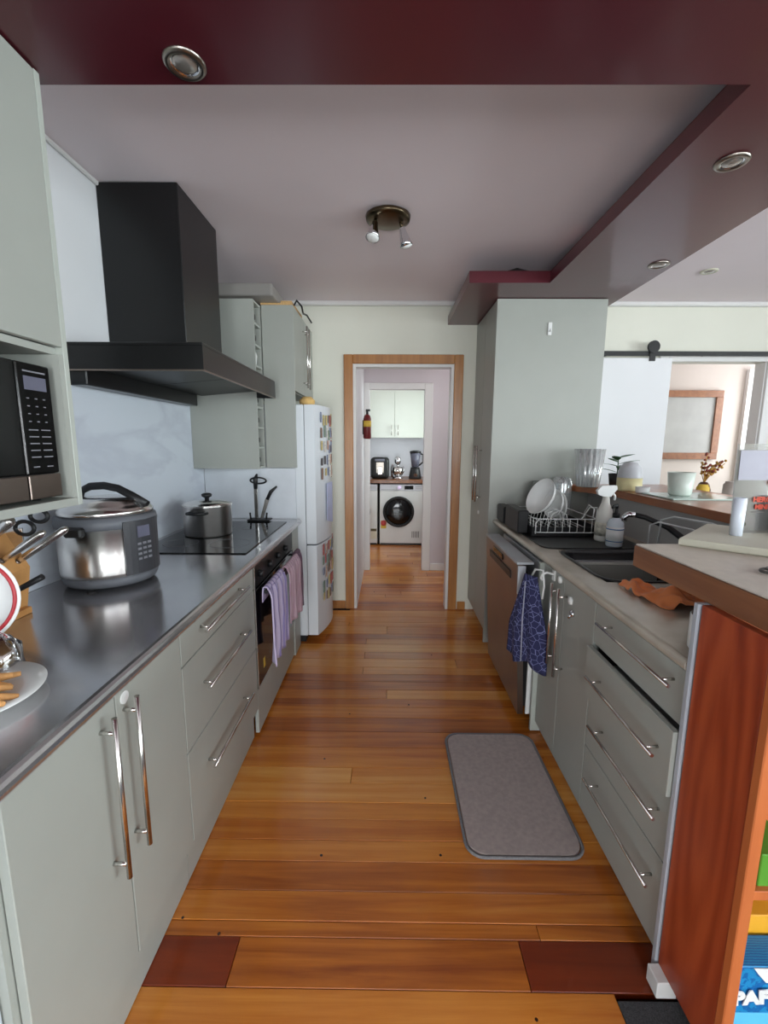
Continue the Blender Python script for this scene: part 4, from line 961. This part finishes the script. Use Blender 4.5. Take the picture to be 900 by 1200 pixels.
# ---- things on the bar
def quad_prism(P, z0, z1, bev=.003): return MB().prism(P, z0, z1, bev=bev)
O('serving_board', quad_prism([(.865, 1.285), (1.14, 1.03), (1.42, 1.26), (1.12, 1.53)], 1.1225, 1.145, bev=.005), cream_pl, label='cream coloured flat board lying on the breakfast bar', cat='board')
cabl = MB().tube([(.87+.055*math.cos(t)+.06, 1.0+.028*math.sin(t), 1.127) for t in [2*math.pi*i/28 for i in range(28)]], .0035, seg=6, closed=True).tube([(.985, 1.0, 1.127), (1.05, .97, 1.127), (1.15, .93, 1.127)], .0035, seg=6)
cabl.tube([(.93+.045*math.cos(t), .998+.02*math.sin(t), 1.133) for t in [2*math.pi*i/28 for i in range(28)]], .003, seg=6, closed=True)
O('coiled_cord', cabl, mat('grey_cord', (92, 88, 84), rough=.5), label='coiled grey cord on the bar in front of the cream board', cat='cord')
# brochure holder (clear stand with printed sheet)
bh = T('brochure_stand', 'clear acrylic stand with a printed card on the cream board', 'sign stand', (1.22, 1.35, 1.146))
ux = Vector((1, .05, 0)).normalized(); o_ = Vector((1.068, 1.36, 1.146))
def pq(s0, s1, z0, z1, d0, th, tilt=.03):
    nrm_ = Vector((0.05, -1, 0)).normalized()
    P = [o_ + ux*s + Vector((0, 0, z)) + nrm_*d0 + Vector((0, z*tilt, 0)) for s, z in ((s0, z0), (s1, z0), (s1, z1), (s0, z1))]
    return MB().extr(P, nrm_*th)
O('acrylic', pq(0, .30, .0, .275, .0, .004), thin_glass('acrylic', (236, 238, 240), .12, .95), bh)
O('card', pq(.006, .29, .008, .258, -.004, .002), greige, bh)
O('lilac_header', pq(.008, .29, .165, .256, .0045, .0008), lilac_txt, bh)
O('card_flap', pq(.11, .25, .01, .12, .0045, .0006), white_pl, bh) if False else None
O('leaf_mark', MB().lathe([(0, 0), (.007, .0), (.006, .001), (0, .0015)], o_ + ux*.042 + Vector((0, -.004, .028)), axis=(0, -1, 0), seg=14), mat('olive_print', (74, 72, 56), rough=.6), bh)
text('HERO', .022, o_ + ux*.062 + Vector((0, -.0045, .098)), ux, (0, .03, 1), redink, bh, bold=.001)
text('MINI', .020, o_ + ux*.070 + Vector((0, -.0045, .076)), ux, (0, .03, 1), redink, bh, bold=.001)
O('text_line', pq(.062, .105, .064, .067, .0045, .0006), greyink, bh)
text('HERO', .022, o_ + ux*.105 + Vector((0, -.0045, .15)), ux, (0, .03, 1), redink, bh, bold=.001)
O('white_card', B(1.185, 1.35, 1.322, 1.336, 1.1455, 1.262, bev=.001), white_pl, label='blank white card box in front of the acrylic stand', cat='card')
O('glass_tube', MB().lathe([(0, 0), (.016, 0), (.017, .115), (.014, .115), (.013, .004), (0, .004)], (1.063, 1.325, 1.1455), seg=24), mat('milky_tube', (226, 232, 244), rough=.12, var=.02), label='narrow pale glass tumbler by the acrylic stand on the cream board', cat='glass')  # opaque pale colour stands in for the bright backlit reflection
# wire rack standing behind bar
wk = MB().tube([(1.20, 1.66, 1.1), (1.20, 1.66, 1.11), (1.18, 1.68, 1.125), (1.10, 1.80, 1.12)], .003) if False else None
wr2 = MB()
wr2.tube([(1.245, 1.585, .907), (1.245, 1.585, 1.09), (1.235, 1.60, 1.115), (1.215, 1.63, 1.125), (1.17, 1.78, 1.125), (1.15, 1.83, 1.105), (1.15, 1.84, .99)], .004, seg=8)
wr2.tube([(1.18, 1.585, .907), (1.18, 1.585, 1.07), (1.17, 1.60, 1.09), (1.15, 1.64, 1.10), (1.12, 1.80, 1.10), (1.11, 1.84, 1.08), (1.11, 1.84, .99)], .0035, seg=8)
wr2.tube([(1.15, 1.84, .99), (1.11, 1.84, .99)], .0035, seg=8).tube([(1.245, 1.585, .95), (1.18, 1.585, .95)], .0035)
O('wire_stand', wr2, mat('grey_wire', (206, 208, 208), rough=.35), label='bent pale wire stand behind the breakfast bar corner', cat='rack')

# ---- things on the timber ledge
vz = (1.26, 2.78, 1.151)
O('ribbed_vase', MB().lathe([(0, 0), (.062, 0), (.066, .006), (.088, .235), (.084, .235), (.062, .012), (0, .01)], vz, seg=96, ribs=16, ribamp=.035), ribbed, label='large ribbed clear glass vase on the rounded end of the ledge', cat='vase')
pl_ = T('potted_plant', 'small dark green plant behind the ribbed vase on the ledge', 'plant', (1.45, 2.80, 1.151))
O('pot', MB().lathe([(0, 0), (.04, 0), (.05, .08), (.046, .08), (.038, .01), (0, .008)], (1.46, 2.82, 1.151), seg=24), black_pl, pl_)
for k in range(9):
    a = k*2.4; L_ = .09+.02*(k % 3); z = 1.225 + .013*k
    d = Vector((math.cos(a), math.sin(a)*.6, .35)).normalized(); p = Vector((1.46, 2.82, z)); side = d.cross(Vector((0, 0, 1))).normalized()
    def lf(u, v, p=p, d=d, side=side, L_=L_):
        w_ = .026*math.sin(math.pi*min(1, u+.02)); return p + d*L_*u + side*w_*(v-.5)*2 + Vector((0, 0, -.02*u*u)), Vector((0, 0, 1))
    O('leaf', MB().sheet(lf, 8, 3, th=.0015), leaf_m, pl_)
O('stem', MB().tube([(1.46, 2.82, 1.22), (1.462, 2.82, 1.335)], .003), leaf_m, pl_)
cd = T('diffuser', 'pale candle jar with a pearl grey dome on the ledge beside the vase', 'diffuser', (1.385, 2.52, 1.151))
O('jar', MB().lathe([(0, 0), (.062, 0), (.066, .008), (.066, .075), (0, .075)], (1.395, 2.55, 1.151), seg=32), candle_m, cd)
O('dome', MB().lathe([(.0655, .076), (.064, .10), (.056, .135), (.035, .16), (0, .168)], (1.395, 2.55, 1.151), seg=32), domegrey, cd)
O('candle_holder', MB().lathe([(0, 0), (.03, 0), (.034, .005), (.036, .035), (.03, .035), (.028, .01), (0, .01)], (1.40, 2.42, 1.151), seg=24), ceramic, label='low white tealight holder on the ledge by the pearl dome', cat='candle holder')
O('glass_board', quad_prism([(1.38, 2.12), (1.38, 2.40), (1.75, 2.42), (1.72, 2.12)], 1.1505, 1.158, bev=.002), mat('pale_green_glass', (196, 214, 206), rough=.06, var=0), label='pale green glass board lying on the ledge', cat='board')
O('planter_cup', MB().lathe([(0, 0), (.045, 0), (.052, .008), (.062, .118), (.058, .118), (.05, .012), (0, .012)], (1.505, 2.27, 1.1585), seg=36), cream_cup, label='pale mint ceramic cup on the glass board', cat='cup')
# sideboard things beyond: dining side table with dried flowers
tbl = T('side_table', 'narrow timber side table beyond the ledge holding the dried flowers', 'table', (2.15, 3.0, 0))
O('tabletop', B(1.95, 2.75, 2.70, 3.02, 1.06, 1.09, bev=.004), ledge_wood, tbl)
for x in (1.98, 2.70):
    for y in (2.73, 2.98): O('leg', B(x-.02, x+.02, y-.02, y+.02, .005, 1.059), ledge_wood, tbl)
fv = T('dried_flowers', 'dried golden flowers curving out of a dark vase beyond the ledge', 'flowers', (2.06, 2.88, 1.091))
O('vase', MB().lathe([(0, 0), (.03, 0), (.042, .03), (.03, .07), (.018, .085), (0, .085)], (2.06, 2.88, 1.091), seg=24), mat('brown_glaze', (82, 52, 40), rough=.3), fv)
stm = []
for k in range(7):
    a = rr.uniform(-.4, 1.0); L_ = rr.uniform(.1, .2); base = Vector((2.06, 2.88, 1.17)); tip = base + Vector((L_*math.sin(a)*.8, rr.uniform(-.05, .05), L_*math.cos(a)))
    O('stalk', MB().tube([base, (base+tip)/2+Vector((-.01, 0, .01)), tip], .0025, seg=5), dryfl, fv)
    fl_ = MB()
    for j in range(10):
        t = .35 + .65*j/9; p = base.lerp(tip, t) + Vector((rr.uniform(-.014, .014), rr.uniform(-.014, .014), rr.uniform(-.01, .01)))
        fl_.lathe([(0, 0), (.009, .006), (.007, .014), (0, .018)], p, seg=6)
    O('flower_head', fl_, dryfl if k % 3 else dryred, fv, kind='stuff')
for (x, y, r, h, m_, lab) in ((2.0, 2.80, .035, .075, yellow_l, 'small yellow jar beside the dark flower vase'), (1.98, 2.92, .03, .11, dryred, 'dark red pot left of the dried flowers'), (2.22, 2.86, .04, .09, frost, 'cloudy square jar right of the dried flowers'), (2.32, 2.88, .025, .14, glass, 'slim clear bottle right of the cloudy jar')):
    O('jar' if 'jar' in lab else ('bottle' if 'bottle' in lab else 'pot'), MB().lathe([(0, 0), (r, 0), (r*1.05, h*.1), (r, h*.8), (r*.75, h*.9), (r*.8, h), (0, h)], (x, y, 1.091), seg=20), m_, label=lab, cat='jar' if 'jar' in lab else ('bottle' if 'bottle' in lab else 'pot'))

# navy towel hanging on the right
nt = T('hand_towel', 'navy patterned towel hanging on a white loop beside the dishwasher', 'towel', (.67, 1.94, .42))
def nf(u, v):
    wv_ = (.3+.7*min(1, v*1.6)); y = 1.925 + (u-.5)*.20*wv_; z = .83 - .42*v - .015*math.cos(u*9)*v
    x = .650 - .105*(u-.45)*wv_ - .015*math.sin(u*math.pi)*wv_ + .007*math.sin(u*14+v*2)*(.3+v) 
    return Vector((x, y, z)), Vector((-1, 0, 0))
O('cloth', MB().sheet(nf, 36, 20, th=.010), navy, nt)
O('seam', MB().tube([(.628, 1.93, .80), (.622, 1.925, .62), (.622, 1.915, .42)], .003), mat('pale_seam', (170, 172, 190), rough=.9), nt)
O('loop', MB().tube([(.655, 1.935, .82), (.66, 1.90, .865), (.685, 1.875, .868), (.69, 1.865, .80), (.685, 1.865, .74)], .0045), white_pl, nt, label='white hanging loop')
hk2 = T('towel_hook', 'white plastic hook on the bench edge holding the navy towel', 'hook', (.71, 1.87, .84))
O('hook', MB().tube([(.732, 1.87, .85), (.70, 1.87, .86), (.68, 1.87, .85), (.675, 1.87, .835), (.683, 1.87, .825)], .005).box(.728, .7345, 1.858, 1.882, .825, .87), white_pl, hk2)

# floor mat
mt = T('floor_mat', 'grey rectangular mat with rounded corners on the floor before the sink', 'mat', (.5, 1.64, 0))
mo = [(x, y) for x, y in rrect(.285, .70, 1.315, 1.965, .06)]
O('pile', MB().prism([(x, y) for x, y in rrect(.293, .692, 1.323, 1.957, .055)], .001, .012, bev=.003), mat_m, mt)
O('binding', MB().tube([(x, y, .0065) for x, y in mo], .0058, seg=8, closed=True), mat_edge, mt)

# ================================================================== CEILING FIXTURES
def downlight(x, y, z, lab, m=nickel):
    t = T('downlight', lab, 'ceiling light', (x, y, z-.012), 'recessed downlights')
    O('trim_ring', MB().lathe([(.030, .004), (.034, -.006), (.046, -.007), (.050, -.002), (.050, 0)], (x, y, z-.0005), seg=36), m, t)
    O('reflector', MB().lathe([(.0335, -.004), (.029, -.001), (.026, -.0015)], (x, y, z-.001), seg=30), chrome, t)
    O('lamp', MB().lathe([(.029, -.0015), (.024, -.005), (.012, -.007), (0, -.0075)], (x, y, z-.0015), seg=28), lens_m, t)
downlight(-.502, 1.224, ZB, 'round recessed downlight in the front maroon bulkhead above the left bench')
downlight(1.115, 1.605, ZB, 'round recessed downlight in the side bulkhead nearest the viewer')
downlight(1.386, 2.445, ZB, 'round recessed downlight in the side bulkhead near the pantry')
downlight(2.02, 3.0, CZ, 'round recessed downlight in the pale dining ceiling', m=cream_pl)
sl = T('spotlight_fixture', 'round bronze ceiling fixture with two small spot heads', 'ceiling light', (-.01, 2.30, 2.38))
O('plate', MB().lathe([(0, 0), (.085, 0), (.108, -.012), (.105, -.028), (.085, -.036), (0, -.04)], (-.008, 2.30, CZ-.001), seg=48), bronze, sl)
for (px, py, tx, ty, tz) in ((-.065, 2.27, -.012, -.03, -.085), (.05, 2.30, .03, .02, -.095)):
    p = Vector((px, py, CZ-.03)); d = Vector((tx, ty, tz)); u_ = d.normalized()
    arm = O('arm', MB().cyl(p, p+u_*.035, .008, seg=10), bronze, sl)
    O('spot_head', MB().lathe([(.014, .03), (.017, .05), (.026, .09), (.033, .112), (.030, .112), (.022, .09), (0, .05)], p, axis=u_, seg=24), chrome, sl)
    O('bulb', MB().lathe([(0, .06), (.022, .092), (.029, .113), (.018, .119), (0, .12)], p, axis=u_, seg=24), bulb_m, sl)

# ================================================================== BARN DOOR, RAIL, MIRROR
bd = T('sliding_door', 'white sliding barn door standing open beside the study opening', 'door', (1.75, 3.55, 0))
O('panel', B(1.41, 2.19, 3.555, 3.59, .012, 2.075, bev=.003), white_wall, bd)
hg = MB().box(2.0, 2.05, 3.545, 3.554, 2.0, 2.13) ; hg.cyl((2.03, 3.54, 2.15), (2.03, 3.575, 2.15), .045, seg=24)
O('hanger', MB().cyl((2.03, 3.535, 2.155), (2.03, 3.553, 2.155), .045, seg=24).box(2.008, 2.052, 3.545, 3.5535, 2.05, 2.16), black_m, bd)
rl = T('door_rail', 'black flat steel rail above the sliding barn door', 'rail', (2.3, 3.56, 2.11))
O('rail', B(1.395, 4.2, 3.556, 3.565, 2.09, 2.125), black_m, rl)
for x in (1.7, 2.45, 3.2, 3.9): O('standoff', MB().cyl((x, 3.5655, 2.108), (x, FY-.0005, 2.108), .012, seg=12), black_m, rl)
mr = T('framed_mirror', 'timber framed mirror on the study wall seen through the opening', 'mirror', (3.1, 5.15, 1.2))
x0, x1, z0, z1, t_ = 2.4, 3.80, 1.245, 2.02, .075
O('frame', MB().box(x0, x1, 5.155, 5.198, z1-t_, z1, bev=.004).box(x0, x1, 5.155, 5.198, z0, z0+t_, bev=.004).box(x0, x0+t_, 5.155, 5.198, z0+t_, z1-t_).box(x1-t_, x1, 5.155, 5.198, z0+t_, z1-t_), bar_wood, mr)
O('mirror_glass', B(x0+t_, x1-t_, 5.175, 5.182, z0+t_, z1-t_), mat('grey_board', (168, 168, 166), rough=.15), mr)  # plain grey board painted in place of a reflection
struct('switch_plate' if False else 'trim_3', B(4.05, 4.12, 5.15, 5.199, 0, 2.25), trim_w)

# ================================================================== LAUNDRY
def washer(x0, lab, door_x, left=False):
    t = T('washing_machine', lab, 'washing machine', (x0+.3, 6.3, 0))
    y = 6.0
    O('body', B(x0, x0+.60, y+.02, 6.6, .012, .853, bev=.006), white_pl, t)
    O('front_panel', B(x0+.002, x0+.598, y, y+.019, .03, .762, bev=.004), white_pl, t)
    cpx = O('control_panel', B(x0+.002, x0+.598, y, y+.019, .765, .853, bev=.003), mat('light_panel', (206, 206, 212), rough=.35), t)
    O('display', B(x0+.34, x0+.46, y-.002, y-.0002, .785, .835), black_gl, cpx)
    O('dial', MB().cyl((x0+.27, y-.02, .81), (x0+.27, y-.0005, .81), .025, seg=24), mat('lilac_dial', (200, 180, 210), rough=.3, metal=.4), cpx)
    O('drawer_lines', MB().box(x0+.02, x0+.2, y-.001, y-.0002, .78, .783).box(x0+.49, x0+.58, y-.001, y-.0002, .80, .803).box(x0+.49, x0+.58, y-.001, y-.0002, .82, .823), greyink, cpx)
    dx, dz = door_x, .475
    dr_ = O('door', MB().lathe([(.195, 0), (.215, .01), (.215, .02), (.20, .03), (.185, .03), (.18, .018)], (dx, y-.001, dz), axis=(0, -1, 0), seg=56), black_m, t)
    O('door_glass', MB().lathe([(.18, .012), (.15, .03), (.10, .036), (0, .038)], (dx, y-.001, dz), axis=(0, -1, 0), seg=48), black_gl, dr_)
    O('plinth', B(x0+.01, x0+.59, y+.01, y+.3, .002, .028), black_m, t)
    return t
wm = washer(-.112, 'white front-load dryer with a dark round door under the laundry counter', .148)
vg = MB()
for k in range(5): vg.box(.335+k*.022, .345+k*.022, 5.997, 5.9995, .11, .20)
O('vent', vg, greyink, wm, kind='stuff')
st1 = O('energy_sticker', B(-.095, -.02, 5.996, 5.9995, .24, .35), yellow_l, wm)
O('sticker_arc', MB().lathe([(0, 0), (.04, 0), (.038, .002), (0, .002)], (-.058, 5.9955, .315), axis=(0, -1, 0), seg=20), mat('sticker_red', (190, 70, 70), rough=.6), wm)
wm2 = washer(-.745, 'white washing machine half hidden by the laundry doorway', -.455)
O('energy_sticker', B(-.235, -.155, 5.996, 5.9995, .09, .24), mat('sticker_white', (226, 220, 200), rough=.6), wm2)
O('sticker_arc', B(-.235, -.155, 5.993, 5.9955, .20, .235), mat('sticker_dark', (90, 80, 50), rough=.6), wm2)
struct('partition_laundry', B(-.138, -.119, 6.03, 6.6, .0, .868), black_m) if False else None
O('gap_strip', B(-.139, -.118, 6.05, 6.62, .002, .866), gap_shade, label='dark upright divider between the two laundry machines', cat='panel')  # strip paints the dark of the gap, no real divider
O('end_divider', B(.495, .515, 6.0, 6.62, .002, .866), mat('dark_blue_panel', (44, 46, 60), rough=.5), label='dark upright end panel right of the dryer', cat='panel')
O('laundry_counter', B(-.69, .52, 5.98, 6.655, .869, .915, bev=.003), bar_wood, label='brown timber counter over the laundry machines', cat='benchtop')
lc_ = T('laundry_cabinet', 'white two-door wall cabinet above the laundry counter', 'cabinet', (.1, 6.45, 1.485))
O('carcass', B(-.6, .508, 6.32, 6.655, 1.485, 2.36), lab_cab, lc_)
for a, b_, hx_ in ((-.38, .085, .045), (.089, .505, .135)):
    d = O('door', B(a, b_, 6.3, 6.319, 1.487, 2.33, bev=.0015), lab_cab, lc_)
    handle_bar((hx_, 6.272, 1.52), (hx_, 6.272, 1.66), (0, .028, 0), d, inset=.02, r=.005)
# air fryer
af = T('air_fryer', 'black air fryer with a silver front on the laundry counter', 'air fryer', (-.115, 6.2, .915))
O('body', MB().box(-.245, .015, 6.1, 6.36, .918, 1.215, bev=.05, seg=4), black_pl, af)
O('front_plate', B(-.165, -.06, 6.088, 6.099, 1.0, 1.15, bev=.004), nickel, af)
O('drawer_handle', B(-.14, -.08, 6.05, 6.087, .98, 1.09, bev=.008), steel, af)
O('top_display', B(-.18, -.045, 6.09, 6.0995, 1.165, 1.195), lcd, af)
# stand mixer like chrome juicer
sm = T('stand_mixer', 'silver stand mixer with a bowl between the air fryer and the blender', 'mixer', (.135, 6.2, .915))
O('base', MB().lathe([(0, 0), (.075, 0), (.07, .02), (.03, .035), (.0, .035)], (.135, 6.2, .9155), seg=28), chrome, sm)
O('bowl', MB().lathe([(0, .04), (.04, .042), (.075, .09), (.08, .16), (.076, .16), (.07, .09), (0, .05)], (.135, 6.2, .9155), seg=32), steel, sm)
O('arm', MB().tube([(.06, 6.24, .93), (.055, 6.25, 1.05), (.07, 6.25, 1.12)], .018, seg=10).tube([(.215, 6.22, 1.09), (.225, 6.22, 1.02), (.19, 6.22, .96)], .008, seg=8), chrome, sm)
O('head', MB().lathe([(0, .20), (.03, .20), (.045, .23), (.042, .28), (.025, .31), (0, .32)], (.135, 6.2, .9155), seg=28).cyl((.135, 6.2, 1.07), (.135, 6.2, 1.12), .015), chrome, sm)
# blender
bl = T('blender', 'black blender with a glass jug at the right of the laundry counter', 'blender', (.38, 6.2, .915))
O('base', MB().lathe([(0, 0), (.085, 0), (.088, .02), (.07, .12), (.06, .16), (0, .16)], (.38, 6.2, .9155), seg=28), black_pl, bl)
O('dial', MB().cyl((.38, 6.11, .97), (.38, 6.125, .975), .025, seg=20), steel_dk, bl)
O('jug', MB().lathe([(0, .165), (.05, .165), (.075, .36), (.071, .36), (.047, .17), (0, .17)], (.38, 6.2, .9155), seg=28), mat('smoked_jug', (150, 150, 170), rough=.1, trans=.6), bl)
O('lid', MB().lathe([(0, .36), (.078, .36), (.078, .385), (.03, .395), (0, .395)], (.38, 6.2, .9155), seg=28), black_pl, bl)
O('handle', MB().tube([(.445, 6.2, 1.27), (.49, 6.2, 1.25), (.49, 6.2, 1.15), (.43, 6.2, 1.10)], .011, seg=10), black_pl, bl)
# fire extinguisher
fe = T('fire_extinguisher', 'small red fire extinguisher with a yellow label on the hall wall', 'fire extinguisher', (-.215, 4.55, 1.44))
q = (-.215, 4.55, 1.455)
O('cylinder', MB().lathe([(0, 0), (.034, 0), (.04, .01), (.04, .20), (.03, .232), (.012, .245), (0, .245)], q, seg=28), red_ext, fe)
O('label_band', MB().lathe([(.0402, .12), (.0408, .12), (.0408, .18), (.0402, .18)], q, seg=28), yellow_l, fe)
O('valve', MB().cyl((q[0], q[1], q[2]+.24), (q[0], q[1], q[2]+.28), .012).box(q[0]-.015, q[0]+.03, q[1]-.008, q[1]+.008, q[2]+.275, q[2]+.295), black_pl, fe)
O('bracket', B(-.2615, -.253, 4.53, 4.57, 1.5, 1.64), black_m, fe)
